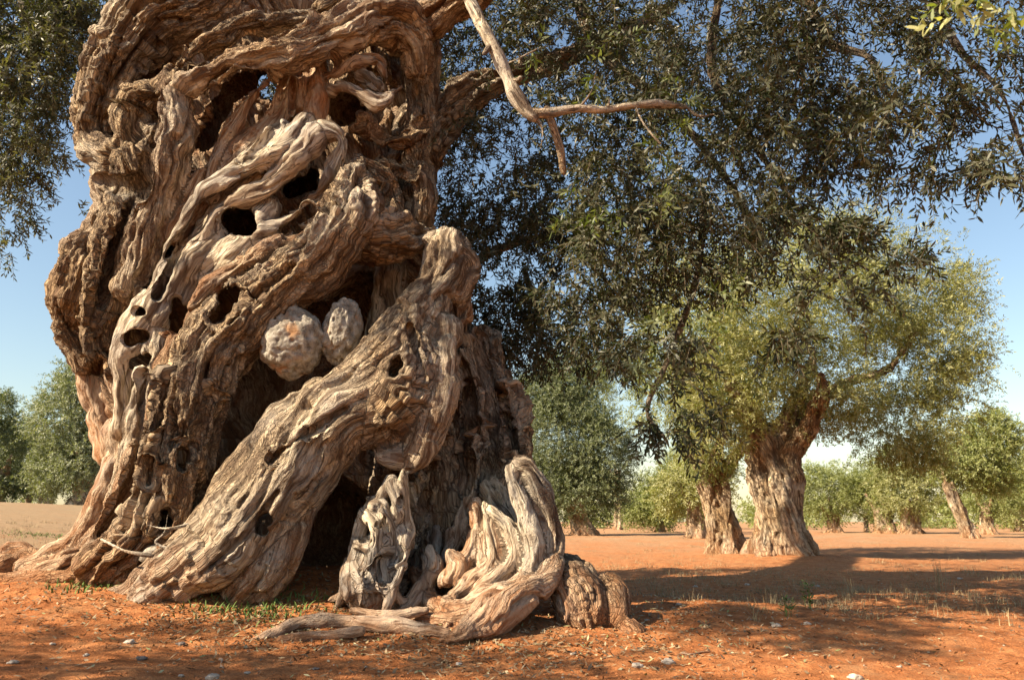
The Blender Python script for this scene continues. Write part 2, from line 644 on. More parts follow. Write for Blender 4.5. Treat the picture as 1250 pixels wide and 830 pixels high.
    DSP, RG, RU = DSP / W, RG / W, RU / W
    RG = np.clip(RG * (1.0 + 1.6 * fbm(v32 * 1.7 + 9, 3)), 0, 1)
    lump = (0.070 * fbm(v32 * 2.4 + 4, 2) + 0.022 * noise(v32 * 7.5)) / fscale
    # vertex normals
    a, b_, c_, d4 = (pts[quads[:, j]] for j in range(4))
    fn = np.cross(c_ - a, d4 - b_)
    vn = np.zeros((nv, 3))
    for j in range(4):
        for k in range(3):
            vn[:, k] += np.bincount(quads[:, j], weights=fn[:, k], minlength=nv)
    vn /= np.linalg.norm(vn, axis=1)[:, None] + 1e-12
    # outward check against the nearest strand
    s, idx, best, bs, bseg = data[0]
    cc = s.p[bseg]
    near_own = best - near[idx] < 1e-4
    flip = ((v32[idx] - cc) * vn[idx]).sum(1)[near_own].mean() < 0 if near_own.any() else False
    if flip:
        vn = -vn
        quads = quads[:, ::-1]
    calm = np.clip(1 + (near + 0.015) / 0.05, 0.35, 1)      # carved faces keep their cut shape
    pts = pts + vn * ((DSP + lump) * disp * calm)[:, None]
    pts, quads, keep = main_piece(pts, quads)
    grain, RG, RU = grain[keep], RG[keep], RU[keep]
    me = np_mesh(name, pts, quads)
    at = me.attributes.new('grain', 'FLOAT_VECTOR', 'POINT')
    at.data.foreach_set('vector', grain.ravel())
    for nm, arr in (('rough', RG), ('rust', RU)):
        at = me.attributes.new(nm, 'FLOAT', 'POINT')
        at.data.foreach_set('value', arr.astype(np.float32))
    return finish(name, me, mat, parent)


# ------------------------------------------------------------------ the ancient tree
tree = empty('olive_tree')
tag(tree, 'huge ancient olive tree with twisted hollow trunk, roots and overhanging leafy boughs', 'tree')

S = strand
core = [
    S([(250, -40, 7.42, 77), (205, 60, 7.42, 67), (190, 160, 7.42, 69), (200, 260, 7.32, 67), (160, 370, 7.32, 75), (190, 470, 7.32, 67), (215, 570, 7.32, 72), (210, 680, 7.32, 87)], rust=0.3),
    S([(330, -40, 7.52, 87), (320, 80, 7.52, 97), (310, 200, 7.47, 106), (320, 330, 7.52, 106), (350, 450, 7.62, 106), (370, 560, 7.62, 116), (370, 690, 7.52, 126)], rust=0.4),
    S([(450, -40, 7.52, 63), (440, 60, 7.52, 63), (440, 170, 7.52, 72), (440, 280, 7.42, 75), (480, 380, 7.52, 77), (520, 470, 7.32, 82), (545, 570, 7.12, 85), (545, 690, 6.9, 100)], rust=0.2),
]
lowcore = [
    S([(585, 425, 6.9, 30), (600, 520, 6.8, 38), (600, 610, 6.6, 48), (590, 720, 6.4, 60)], twist=1.5),
]
cav_deep = [
    # shadowed hollow under the great diagonal root-branch
    S([(470, 345, 6.5, 34), (400, 380, 6.6, 55), (330, 450, 6.6, 50), (285, 520, 6.6, 42), (262, 610, 6.6, 30)]),
    S([(320, 480, 6.6, 40), (300, 600, 6.5, 42)]),
    S([(305, 430, 7.0, 55), (280, 520, 6.95, 46), (265, 600, 6.9, 36)]), S([(400, 385, 7.1, 50), (460, 370, 7.1, 40)]),
    # black hollow under the front limb
    S([(470, 590, 6.4, 30), (410, 620, 6.5, 52), (385, 690, 6.4, 55)]),
    S([(400, 640, 6.6, 60), (400, 640, 7.2, 50)]),
    # long slot inside the upper arch
    S([(335, 92, 6.3, 14), (290, 118, 6.35, 22), (264, 150, 6.4, 22), (248, 190, 6.45, 14)]),
    S([(320, 100, 6.8, 20), (290, 122, 6.85, 26), (266, 155, 6.9, 24), (250, 195, 6.8, 14)]),
    S([(330, 108, 6.3, 15), (330, 106, 8.6, 17)]),
    S([(420, 132, 6.3, 20), (425, 130, 7.3, 22)]),
    S([(455, 92, 6.3, 26), (495, 110, 6.5, 24), (500, 140, 6.8, 22)]),
    S([(450, 100, 6.8, 34), (440, 130, 6.9, 30)]),
    S([(465, 165, 6.5, 30), (500, 195, 6.6, 26)]),
    S([(155, 110, 6.4, 14), (200, 82, 6.5, 22), (240, 88, 6.5, 14)]),
    S([(190, 150, 6.5, 14), (185, 195, 6.6, 14)]),
    S([(135, 225, 6.4, 8), (150, 245, 6.5, 12)]),
]
main = [
    # great burl, upper left
    S([(118, 175, 6.75, 24.4), (125, 130, 6.7, 32.0), (150, 75, 6.7, 39.5), (195, 25, 6.7, 47.0), (260, 5, 6.8, 43.2), (310, -30, 6.9, 47.0)], twist=0.3, amp=1.5),
    S([(160, 190, 6.6, 24.4), (165, 130, 6.55, 24.4), (190, 115, 6.5, 15.0), (200, 100, 6.5, 11.3)], twist=0.4),
    S([(118, 180, 6.7, 24.4), (150, 200, 6.6, 28.2), (185, 170, 6.55, 18.8)], twist=0.6),
    S([(135, 215, 6.7, 24.4), (140, 260, 6.7, 26.3), (112, 310, 6.7, 32.0), (88, 360, 6.65, 28.2), (82, 400, 6.7, 18.8), (105, 440, 6.8, 16.9)], twist=0.8, rust=0.15),
    S([(165, 200, 6.5, 32.0), (165, 260, 6.5, 33.8), (150, 310, 6.45, 37.6), (130, 370, 6.45, 32.0), (122, 420, 6.5, 22.6), (140, 450, 6.55, 15.0)], twist=0.8),
    # vertical rope from the arch
    S([(212, 104, 6.2, 17.9), (217, 135, 6.15, 23.5), (215, 175, 6.15, 24.4), (204, 215, 6.2, 24.4), (188, 260, 6.25, 26.3), (175, 305, 6.3, 26.3), (160, 350, 6.3, 24.4)], rough=0.65, rust=0.1),
    # double arch
    S([(200, 108, 6.2, 12.2), (228, 76, 6.2, 13.2), (262, 50, 6.2, 14.1), (295, 33, 6.25, 13.2), (350, 27, 6.35, 12.2), (410, 15, 6.4, 13.2), (470, 0, 6.5, 16.9)], rough=0.8),
    S([(205, 122, 6.15, 13.2), (240, 102, 6.1, 20.7), (290, 82, 6.05, 25.4), (345, 68, 6.05, 25.4), (395, 50, 6.1, 26.3), (440, 30, 6.2, 28.2), (480, 28, 6.3, 30.1), (505, 50, 6.4, 24.4), (512, 85, 6.5, 18.8)], rough=0.8, rust=0.15, amp=1.2),
    S([(400, 12, 6.3, 18.8), (430, 5, 6.4, 24.4), (480, -20, 6.5, 33.8)], rough=0.8),
    # ribs inside the arch
    S([(330, 84, 6.35, 7.5), (306, 113, 6.3, 10.3), (290, 145, 6.25, 12.2), (268, 180, 6.3, 14.1), (250, 225, 6.3, 16.9), (228, 258, 6.3, 15.0), (212, 290, 6.3, 13.2)], rough=0.5, rust=0.6),
    S([(352, 78, 6.35, 11.3), (352, 120, 6.35, 16.9), (330, 160, 6.35, 18.8), (300, 190, 6.35, 22.6), (275, 225, 6.35, 18.8)], rough=0.4, rust=0.6),
    S([(392, 76, 6.35, 12.2), (388, 115, 6.3, 13.2), (380, 150, 6.25, 15.0)], rough=0.3, rust=0.9),
    S([(375, 80, 6.4, 12.2), (368, 130, 6.35, 13.2)], rough=0.3, rust=0.8),
    S([(400, 92, 6.3, 7.5), (430, 76, 6.25, 8.5), (462, 74, 6.3, 8.5), (470, 92, 6.35, 7.5)], rough=0.3, rust=0.4),
    S([(410, 108, 6.25, 9.4), (440, 118, 6.2, 11.3), (462, 125, 6.2, 11.3), (490, 108, 6.3, 7.5)], rough=0.3, rust=0.2),
    S([(440, 90, 6.35, 9.4), (462, 108, 6.3, 11.3)], rough=0.3),
    # pale bone-like wood in the middle
    S([(372, 150, 6.15, 13.2), (345, 180, 6.05, 16.0), (312, 200, 6.0, 14.1), (280, 220, 6.05, 14.1), (250, 240, 6.1, 12.2), (228, 270, 6.1, 11.3), (212, 305, 6.15, 11.3), (195, 340, 6.2, 11.3)], rough=0.0, twist=0.2),
    S([(395, 160, 6.1, 14.1), (415, 163, 6.1, 8.5), (418, 180, 6.1, 7.5), (404, 208, 6.15, 8.5)], rough=0.0, twist=0.2),
    S([(385, 165, 6.1, 16.9), (365, 190, 6.05, 15.0), (330, 225, 6.05, 12.2), (298, 240, 6.05, 11.3), (268, 262, 6.1, 13.2), (245, 300, 6.15, 18.8), (225, 335, 6.2, 18.8), (205, 370, 6.25, 15.0)], rough=0.0, rust=0.12, twist=0.2),
    S([(360, 175, 6.2, 15.0), (320, 212, 6.16, 13.2), (275, 245, 6.18, 14.1), (245, 285, 6.22, 16.9), (215, 330, 6.28, 16.9)], rough=0.0, twist=0.2),
    S([(268, 280, 6.2, 18.8), (240, 315, 6.18, 25.4), (212, 355, 6.2, 24.4), (190, 385, 6.2, 22.6)], rough=0.0, twist=0.2, amp=0.6),
    S([(330, 255, 6.2, 15.0), (300, 300, 6.15, 22.6), (265, 330, 6.2, 22.6)], rough=0.0, twist=0.2, amp=0.6),
    S([(345, 165, 6.2, 18.8), (305, 205, 6.15, 18.8), (265, 240, 6.18, 16.9)], rough=0.0, twist=0.2, amp=0.6),
    S([(404, 205, 6.15, 8.5), (385, 250, 6.15, 13.2), (345, 280, 6.15, 15.0), (300, 300, 6.15, 20.7), (262, 330, 6.2, 20.7), (240, 350, 6.25, 13.2)], rough=0.1, rust=0.15, twist=0.2),
    # smooth socketed plate on the left flank
    S([(200, 345, 6.25, 15.0), (182, 380, 6.2, 22.6), (165, 410, 6.2, 22.6), (150, 440, 6.25, 16.9), (152, 480, 6.3, 13.2), (150, 530, 6.4, 12.2)], rough=0.05, rust=0.1, twist=0.2),
    S([(186, 400, 6.2, 15.0), (192, 440, 6.2, 16.9), (180, 480, 6.2, 16.9), (165, 540, 6.25, 18.8), (150, 590, 6.3, 20.7)], rough=0.3, twist=0.3),
    # the great diagonal root-branch
    S([(432, 222, 6.0, 20.7), (430, 250, 6.0, 33.8), (405, 300, 5.95, 41.4), (350, 345, 5.95, 39.5), (305, 385, 5.95, 45.1), (262, 430, 5.95, 43.2), (236, 490, 6.0, 43.2), (215, 550, 6.0, 45.1), (200, 610, 6.05, 43.2), (170, 660, 6.1, 37.6), (125, 690, 6.2, 28.2)], amp=1.35),
    S([(505, 290, 6.3, 22.6), (470, 290, 6.2, 32.0), (425, 290, 6.1, 35.7), (385, 320, 6.05, 28.2)], amp=1.2),
    S([(395, 255, 6.0, 13.2), (350, 295, 5.95, 13.2), (305, 318, 5.9, 12.2), (262, 348, 5.92, 12.2), (232, 385, 5.95, 13.2), (210, 430, 6.0, 15.0), (200, 490, 6.05, 16.9), (175, 560, 6.1, 18.8), (150, 620, 6.2, 18.8), (110, 670, 6.3, 16.9), (60, 695, 6.4, 13.2)], rough=0.6, rust=0.5),
    S([(232, 560, 5.98, 18.8), (222, 620, 5.98, 20.7), (205, 670, 6.0, 24.4)], rust=0.4),
    # left outer blade and foot
    S([(105, 430, 6.9, 11.3), (112, 475, 6.9, 13.2), (125, 520, 6.9, 13.2), (136, 560, 6.8, 13.2)], rough=0.1, rust=0.9, twist=0.2),
    S([(135, 445, 6.6, 12.2), (150, 490, 6.6, 13.2), (148, 540, 6.55, 15.0), (140, 590, 6.5, 18.8), (118, 635, 6.5, 18.8), (85, 670, 6.5, 16.9), (35, 690, 6.5, 15.0)], rough=0.3, rust=0.5),
    S([(160, 560, 6.35, 20.7), (150, 610, 6.35, 20.7), (135, 650, 6.35, 22.6), (100, 680, 6.35, 20.7), (40, 700, 6.4, 16.9)], rough=0.7, rust=0.5),
    S([(190, 600, 6.1, 24.4), (170, 650, 6.1, 24.4), (120, 690, 6.2, 18.8)], rust=0.5),
    # right flank above the stump
    S([(520, 60, 6.8, 20.7), (515, 140, 6.85, 20.7), (508, 190, 6.8, 18.8), (512, 240, 6.7, 18.8), (508, 290, 6.6, 24.4)], twist=1.2),
    S([(475, 200, 6.5, 15.0), (505, 212, 6.45, 15.0), (515, 235, 6.5, 15.0), (510, 265, 6.5, 13.2)], twist=1.5, amp=1.4),
    S([(440, 200, 6.2, 13.2), (470, 225, 6.4, 16.9), (480, 260, 6.4, 16.9)]),
    S([(440, 150, 6.6, 13.2), (480, 170, 6.6, 14.1), (515, 160, 6.8, 14.1)], rust=0.2),
    # planks of inner wood in the hollow
    S([(475, 315, 6.8, 18.8), (472, 370, 6.75, 18.8), (462, 420, 6.7, 16.9)], rough=0.2, twist=0.2),
    S([(430, 330, 6.9, 15.0), (400, 360, 6.8, 13.2)], rough=0.3),
    S([(358, 450, 6.15, 22), (352, 478, 6.05, 20), (340, 505, 6.0, 18)], rough=0.1, twist=0.2),
    # bulging ribs of the right side of the bole
    S([(560, 400, 6.7, 20.7), (572, 460, 6.6, 24.4), (585, 520, 6.55, 24.4), (592, 580, 6.45, 22.6), (575, 640, 6.35, 20.7), (560, 690, 6.2, 16.9)], twist=1.0, rough=0.7, amp=2.1),
    S([(600, 440, 6.8, 16.9), (622, 500, 6.7, 16.9), (630, 560, 6.6, 16.9), (625, 620, 6.4, 18.8)], twist=1.0, rough=0.8, amp=2.1),
    S([(535, 500, 6.5, 16.9), (548, 560, 6.4, 16.9), (552, 610, 6.3, 16.9), (530, 660, 6.2, 16.9), (500, 705, 6.1, 18.8)], rough=0.6, amp=2.1),
    S([(510, 590, 6.3, 13.2), (520, 640, 6.25, 13.2), (500, 690, 6.1, 13.2), (480, 730, 5.95, 11.3)], rough=0.4, amp=1.9),
    S([(570, 600, 6.2, 11.3), (560, 650, 6.1, 11.3), (540, 690, 6.0, 11.3), (515, 715, 5.9, 11.3)], rough=0.3, rust=0.3),
]


def hole(px, py, r, Y0, Y1, ax=1.0, ang=0.0, n=7):
    """an irregular hollow eaten into the wood: several jittered bores"""
    out = []
    ca, sa = math.cos(math.radians(ang)), math.sin(math.radians(ang))
    for _ in range(n):
        u, v = rng.uniform(-1, 1) * r * 0.55 * ax, rng.uniform(-1, 1) * r * 0.38
        x, y = px + u * ca + v * sa, py - u * sa + v * ca
        q = r * rng.uniform(0.45, 0.72)
        out.append(S([(x, y, Y0, q), (x + rng.normal(0, r * 0.15), y + rng.normal(0, r * 0.15), (Y0 + Y1) / 2, q * 1.15), (x, y, Y1, q)], sub=2))
    return out


def crack(pts, w=0.7):
    """a sinuous split with an uneven width"""
    q = [(p[0] + rng.normal(0, 1.2), p[1] + rng.normal(0, 1.2), p[2], p[3] * w * rng.uniform(0.6, 1.25)) for p in pts]
    return [S([(x, y, Y + dy, r * (1 - 0.9 * abs(dy - 0.05))) for x, y, Y, r in q]) for dy in np.arange(-0.1, 0.2, 0.03)]


holes = (hole(294, 271, 19, 5.7, 7.0) + hole(367, 226, 12, 5.7, 7.6, 3.0, 28, 16) + hole(275, 371, 12, 5.6, 6.8, 3.4, 58, 16)
         + hole(216, 382, 9, 5.8, 6.8, 4.2, 82, 14) + hole(168, 413, 10, 5.9, 6.7, 1.7, 20) + hole(173, 442, 8, 5.9, 6.7, 1.5, 10)
         + hole(172, 380, 5, 5.9, 6.4) + hole(122, 447, 10, 6.2, 6.8) + hole(82, 386, 11, 6.1, 6.5, 1.5, 90) + hole(221, 560, 7, 5.4, 6.6, 2.4, 75)
         + hole(202, 630, 7, 5.6, 6.2, 2.6, 85) + hole(368, 272, 10, 5.75, 6.3, 3.6, 42, 12)
         + hole(135, 498, 11, 6.3, 6.7, 1.8, 70)
        
         + crack([(322, 92, 6.1, 8), (298, 102, 6.15, 12), (276, 122, 6.2, 13), (260, 150, 6.25, 12), (247, 180, 6.3, 9), (240, 198, 6.3, 5)], 1)
         + crack([(322, 92, 6.5, 10), (298, 102, 6.5, 15), (276, 122, 6.5, 15), (260, 150, 6.5, 14), (247, 180, 6.5, 10)], 1) + hole(418, 132, 18, 6.0, 7.2, 1.2, 80)
         + crack([(314, 214, 5.9, 3), (280, 232, 5.92, 5), (248, 258, 5.98, 6), (235, 280, 5.98, 6), (215, 295, 5.98, 5), (203, 315, 6.05, 3)], 1)
         + crack([(300, 195, 5.8, 4), (330, 160, 5.9, 6), (335, 130, 6.0, 5), (345, 95, 6.1, 4)], 1.1)
         + crack([(258, 470, 5.62, 6), (250, 520, 5.65, 7), (235, 560, 5.65, 6)], 1) + crack([(150, 290, 6.0, 6), (128, 350, 6.1, 8), (112, 400, 6.1, 6)])
         + crack([(175, 490, 5.95, 5), (168, 560, 5.95, 7), (150, 610, 6.0, 7), (120, 650, 6.05, 5)], 1) + crack([(205, 460, 5.8, 4), (190, 520, 5.85, 5), (182, 590, 5.85, 5)])
         + crack([(175, 455, 5.95, 3), (172, 480, 5.98, 4), (168, 505, 6.0, 2)]) + crack([(215, 230, 5.9, 5), (195, 290, 6.0, 6), (170, 340, 6.0, 6)], 1)
         + crack([(250, 250, 6.05, 5), (215, 310, 6.05, 6), (190, 360, 6.05, 5)], 1) + crack([(170, 230, 6.2, 6), (140, 300, 6.3, 7), (125, 370, 6.2, 7)], 1)
         + crack([(360, 95, 6.1, 3), (355, 140, 6.1, 4)]) + crack([(225, 85, 6.0, 5), (270, 60, 6.0, 5), (330, 45, 6.05, 5), (400, 30, 6.1, 5)], 1)
         + crack([(565, 440, 6.3, 6), (580, 510, 6.2, 7), (570, 590, 6.1, 7)]) + crack([(600, 470, 6.4, 5), (612, 540, 6.3, 7), (600, 600, 6.2, 6)])
         + crack([(545, 540, 6.25, 7), (535, 620, 6.12, 10), (512, 680, 6.02, 8)], 1) + crack([(585, 420, 6.5, 7), (600, 490, 6.42, 10), (596, 570, 6.3, 10), (580, 640, 6.15, 8)], 1)
         + crack([(615, 480, 6.6, 6), (628, 550, 6.5, 9), (618, 620, 6.3, 8)], 1) + crack([(570, 470, 6.45, 6), (575, 540, 6.35, 8), (566, 600, 6.25, 7)], 1) + crack([(530, 560, 6.25, 5), (522, 610, 6.15, 8), (500, 660, 6.05, 6)], 1)
         + crack([(560, 500, 6.3, 7), (560, 570, 6.2, 9), (548, 640, 6.1, 8)], 1) + crack([(520, 600, 6.1, 7), (512, 660, 6.02, 8), (495, 710, 5.95, 6)], 1)
         + crack([(150, 98, 6.2, 10), (190, 76, 6.25, 14), (240, 72, 6.3, 10)], 1) + crack([(122, 218, 6.35, 9), (150, 228, 6.25, 13), (182, 214, 6.2, 10)], 1)
         + crack([(196, 125, 6.2, 8), (188, 180, 6.2, 10), (172, 235, 6.2, 9)], 1) + crack([(440, 168, 6.2, 11), (475, 152, 6.3, 15), (512, 150, 6.5, 12)], 1)
         + crack([(470, 250, 6.1, 6), (500, 200, 6.25, 8), (480, 185, 6.3, 9)], 1))
implicit('trunk', [('add', 0.12, core + lowcore), ('sub', 0.05, cav_deep), ('add', 0.02, main), ('sub', 0.018, holes)], 0.0108, BARK, tree)

# front limb (cut stub above, foot on the soil)
limb = [
    S([(548, 306, 6.15, 30), (532, 352, 6.0, 25), (503, 402, 5.88, 40), (484, 442, 5.78, 47), (446, 486, 5.72, 48), (394, 524, 5.7, 50), (350, 582, 5.72, 50), (298, 642, 5.75, 48), (240, 692, 5.78, 40), (180, 730, 5.82, 26)], rough=0.55, amp=1.0),
    S([(528, 292, 6.1, 12), (560, 305, 6.1, 16), (572, 330, 6.2, 14), (560, 360, 6.15, 14)], rough=0.7),
    S([(545, 400, 5.85, 20), (540, 450, 5.72, 24), (532, 500, 5.66, 24), (515, 545, 5.68, 20), (500, 566, 5.72, 14)], rough=0.45, rust=0.1, amp=1.0),
    S([(510, 420, 5.82, 36), (500, 462, 5.72, 46), (476, 494, 5.7, 46), (440, 515, 5.74, 36)], rough=0.6, amp=1.0),
    S([(512, 524, 5.7, 18), (480, 524, 5.75, 18), (435, 530, 5.8, 20), (392, 568, 5.8, 24), (358, 630, 5.8, 28), (330, 690, 5.8, 30), (290, 730, 5.82, 22)], rust=0.2, rough=0.6, amp=1.0),
    S([(385, 478, 5.8, 20), (340, 525, 5.8, 24), (296, 580, 5.8, 24), (262, 632, 5.85, 24), (208, 684, 5.9, 22), (150, 728, 5.95, 16), (120, 742, 6.0, 9)], rough=0.5),
    S([(560, 340, 6.25, 16), (566, 375, 6.25, 14), (560, 395, 6.2, 8)], rust=0.4),
    S([(468, 556, 5.75, 12), (490, 560, 5.72, 16), (503, 570, 5.74, 9)], rough=0.0, rust=0.2, amp=0.2),
]
limb_cut = hole(484, 447, 9, 5.2, 5.6, 1.6, 40) + hole(320, 642, 9, 5.2, 6.1, 2.2, 60, 9) + crack([(330, 560, 5.3, 4), (370, 530, 5.28, 5), (420, 500, 5.28, 4)]) + crack([(250, 700, 5.4, 4), (300, 650, 5.32, 6), (340, 600, 5.3, 5)]) + crack([(420, 560, 5.35, 5), (375, 600, 5.35, 7), (345, 650, 5.35, 6)]) + hole(452, 470, 12, 5.2, 5.3, 2, 40) + crack([(500, 400, 5.45, 5), (512, 450, 5.3, 6), (505, 500, 5.25, 5)]) + [
    S([(515, 226, 5.6, 48), (515, 226, 6.8, 54)]), S([(590, 236, 5.6, 52), (590, 236, 6.8, 56)]),
    S([(560, 420, 5.55, 8), (566, 470, 5.5, 12)]),
]
implicit('limb', [('add', 0.03, limb), ('sub', 0.02, limb_cut)], 0.0105, BARK, tree, disp=0.8)

# eroded dead wood in front of the hollow
dw = []
for pts in (
        [(478, 586, 5, 5), (462, 610, 5, 7), (444, 630, 5, 8), (436, 665, 5, 8), (426, 700, 5, 8), (424, 730, 5, 8)],
        [(478, 586, 5, 5), (486, 612, 5, 7), (482, 640, 5, 8), (494, 660, 5, 7), (488, 700, 5, 7), (470, 745, 5, 7)],
        [(493, 574, 5, 3.5), (492, 600, 5, 6), (497, 640, 5, 6), (496, 665, 5, 5)],
        [(444, 625, 5, 7), (460, 650, 5, 8), (452, 690, 5, 8), (440, 735, 5, 9)],
        [(452, 612, 5, 6), (466, 626, 5, 6), (476, 650, 5, 6), (466, 680, 5, 8), (470, 720, 5, 8), (450, 745, 5, 8)],
        [(432, 660, 5, 6), (455, 672, 5, 7), (482, 672, 5, 6)],
        [(438, 640, 5, 5), (430, 680, 5, 6), (446, 712, 5, 7), (478, 722, 5, 7), (500, 742, 5, 6)],
        [(486, 690, 5, 6), (470, 705, 5, 6), (455, 712, 5, 6), (436, 720, 5, 6)],
        [(421, 690, 5, 6), (420, 720, 5, 7), (410, 745, 5, 6)],
        [(494, 650, 5, 5), (478, 656, 5, 6), (462, 664, 5, 6)],
        [(525, 668, 5.1, 4), (531, 690, 5.1, 6), (520, 712, 5.1, 7), (504, 728, 5.0, 7), (492, 750, 4.9, 7)]):
    for jx in (0, 1):
        dw.append(S([(p[0] + jx * rng.normal(0, 5), p[1] + jx * rng.normal(0, 5), p[2] + 0.62 + jx * 0.05 + 0.09 * math.sin(p[0] * 0.13 + p[1] * 0.05), p[3] * (0.95 - 0.3 * jx)) for p in pts], rough=0.1, rust=0.0, twist=0.3, amp=0.8))
dw.append(S([(482, 615, 5.78, 8), (470, 650, 5.76, 16), (452, 690, 5.74, 20), (450, 730, 5.72, 26)], rough=0.3, amp=1.2))
dwc = []
for pts in ([(464, 606, 4.5), (458, 622, 5), (466, 634, 4), (458, 646, 3)], [(474, 632, 3.5), (470, 650, 4), (478, 664, 3)], [(440, 640, 3), (446, 660, 4), (438, 682, 4), (444, 700, 3)],
            [(456, 664, 3), (460, 684, 4), (450, 700, 4), (456, 722, 3)], [(474, 676, 3), (478, 695, 4.5), (470, 715, 4), (476, 735, 3)], [(430, 700, 3), (434, 722, 4), (428, 742, 3)],
            [(486, 600, 2.5), (488, 625, 3), (486, 645, 2.5)], [(450, 640, 2.5), (452, 655, 3), (462, 655, 2.5)], [(462, 720, 3), (458, 740, 4)], [(484, 668, 3), (490, 690, 3)]):
    dwc.append(S([(x + rng.normal(0, 1), y, 5.55 + 0.03 * rng.normal(), r * 1.15) for x, y, r in pts]))
    dwc.append(S([(x, y, 5.72, r) for x, y, r in pts]))
implicit('dead_wood', [('add', 0.03, dw), ('sub', 0.012, dwc)], 0.0075, BARK, tree, disp=0.9, fscale=1.5)

# curling root wing on the right
wing = [
    S([(632, 566, 5.62, 10.6), (648, 576, 5.6, 13.2), (662, 610, 5.6, 15.0), (672, 650, 5.6, 13.2), (672, 685, 5.55, 12.3)], rough=0.5, twist=0.6),
    S([(622, 572, 5.6, 8.8), (630, 600, 5.55, 11.4), (645, 640, 5.52, 13.2), (652, 680, 5.5, 14.1), (640, 705, 5.5, 12.3)], rough=0.15, rust=0.0),
    S([(600, 622, 5.68, 7.9), (618, 640, 5.62, 11.4), (628, 675, 5.58, 13.2), (610, 705, 5.55, 13.2), (590, 720, 5.5, 10.6)], rough=0.15),
    S([(592, 618, 5.7, 6.2), (600, 650, 5.7, 10.6), (602, 685, 5.64, 12.3), (575, 712, 5.6, 11.4), (548, 730, 5.5, 8.8)], rough=0.15),
    S([(579, 614, 5.8, 5.3), (584, 640, 5.8, 7.9), (576, 670, 5.76, 10.6), (562, 695, 5.7, 10.6), (540, 712, 5.65, 8.8)], rough=0.15, rust=0.75),
    S([(552, 676, 5.7, 7.9), (560, 690, 5.68, 10.6), (548, 708, 5.6, 8.8)], rough=0.2, rust=0.5),
    S([(676, 690, 5.5, 13.2), (662, 712, 5.4, 16.7), (632, 728, 5.3, 20.2), (605, 746, 5.2, 21.1), (582, 764, 5.12, 17.6), (560, 776, 5.05, 12.3), (540, 784, 5.0, 7.9)], rough=0.5, rust=0.3),
    S([(545, 735, 5.5, 8.8), (570, 740, 5.4, 12.3), (600, 730, 5.4, 14.1), (640, 712, 5.4, 12.3)], rough=0.3),
    S([(540, 740, 5.5, 6.2), (548, 755, 5.4, 6.2), (545, 768, 5.3, 5.3)], rough=0.2),
    S([(680, 700, 5.5, 7.0), (688, 725, 5.4, 6.2), (694, 745, 5.35, 5.3), (690, 760, 5.3, 4.4)], rust=0.7, rough=0.2),
]
wing += [S([(640, 580, 5.68, 16), (652, 620, 5.66, 18), (658, 660, 5.64, 18), (650, 700, 5.6, 18)], rough=0.15, twist=0.1),
         S([(612, 640, 5.72, 12), (630, 660, 5.68, 16), (625, 700, 5.62, 18), (600, 725, 5.58, 18)], rough=0.15, twist=0.1),
         S([(590, 660, 5.76, 12), (595, 700, 5.7, 16), (570, 725, 5.62, 16)], rough=0.15, twist=0.1)]
wing += [S([(575, 650, 6.15, 16), (590, 690, 5.9, 16), (610, 715, 5.7, 14)], rough=0.5, rust=0.3, amp=1.2),
         S([(600, 600, 6.3, 16), (622, 640, 6.05, 18), (645, 690, 5.8, 16)], rough=0.5, amp=1.2),
         S([(505, 700, 6.0, 12), (520, 728, 5.75, 11), (548, 748, 5.5, 10), (560, 765, 5.3, 7)], rough=0.4, rust=0.4),
         S([(470, 740, 5.8, 8), (505, 752, 5.55, 10), (540, 756, 5.4, 10), (585, 752, 5.3, 12)], rough=0.4, rust=0.5),
         S([(530, 650, 6.2, 10), (528, 690, 5.95, 10), (515, 722, 5.75, 9), (498, 745, 5.6, 7)], rough=0.2, amp=1.1)]
wing_cut = [S([(612, 655, 5.32, 4), (605, 700, 5.25, 5)]), S([(560, 705, 5.42, 4), (580, 695, 5.42, 6), (590, 712, 5.3, 4)]),
            S([(628, 586, 5.4, 2.5), (645, 588, 5.4, 2.5)]), S([(655, 610, 5.35, 2.5), (662, 660, 5.32, 3)])]
implicit('root', [('add', 0.022, wing), ('sub', 0.015, wing_cut)], 0.008, BARK, tree, disp=1.1, fscale=1.5)
implicit('root', [('add', 0.03, [
    S([(690, 700, 5.75, 26), (706, 722, 5.55, 32), (712, 748, 5.45, 30), (716, 770, 5.4, 22)], twist=2, amp=0.8),
    S([(740, 706, 5.6, 9), (752, 722, 5.5, 14), (754, 748, 5.42, 14), (744, 768, 5.4, 9)], rust=0.25, amp=0.6),
    S([(730, 730, 5.6, 18), (740, 765, 5.5, 16)]),
    S([(742, 755, 5.5, 14), (770, 772, 5.35, 15), (786, 788, 5.2, 9)], rust=0.5, amp=0.6)])],
    0.0095, BARK, tree, disp=0.7, fscale=1.3)
implicit('root', [('add', 0.02, [
    S([(300, 790, 4.95, 6), (330, 778, 5.1, 9), (365, 762, 5.25, 10), (410, 758, 5.3, 10), (455, 762, 5.25, 10), (500, 766, 5.2, 10), (545, 774, 5.1, 8)], rough=0.3, amp=0.6),
    S([(345, 782, 5.0, 6), (395, 776, 5.08, 7), (440, 770, 5.1, 7)], rough=0.2, rust=0.5, amp=0.5),
    S([(430, 745, 5.5, 6), (470, 752, 5.4, 7), (520, 745, 5.4, 6)], rough=0.3, amp=0.5)])],
    0.008, BARK, tree, disp=0.6, fscale=1.5)
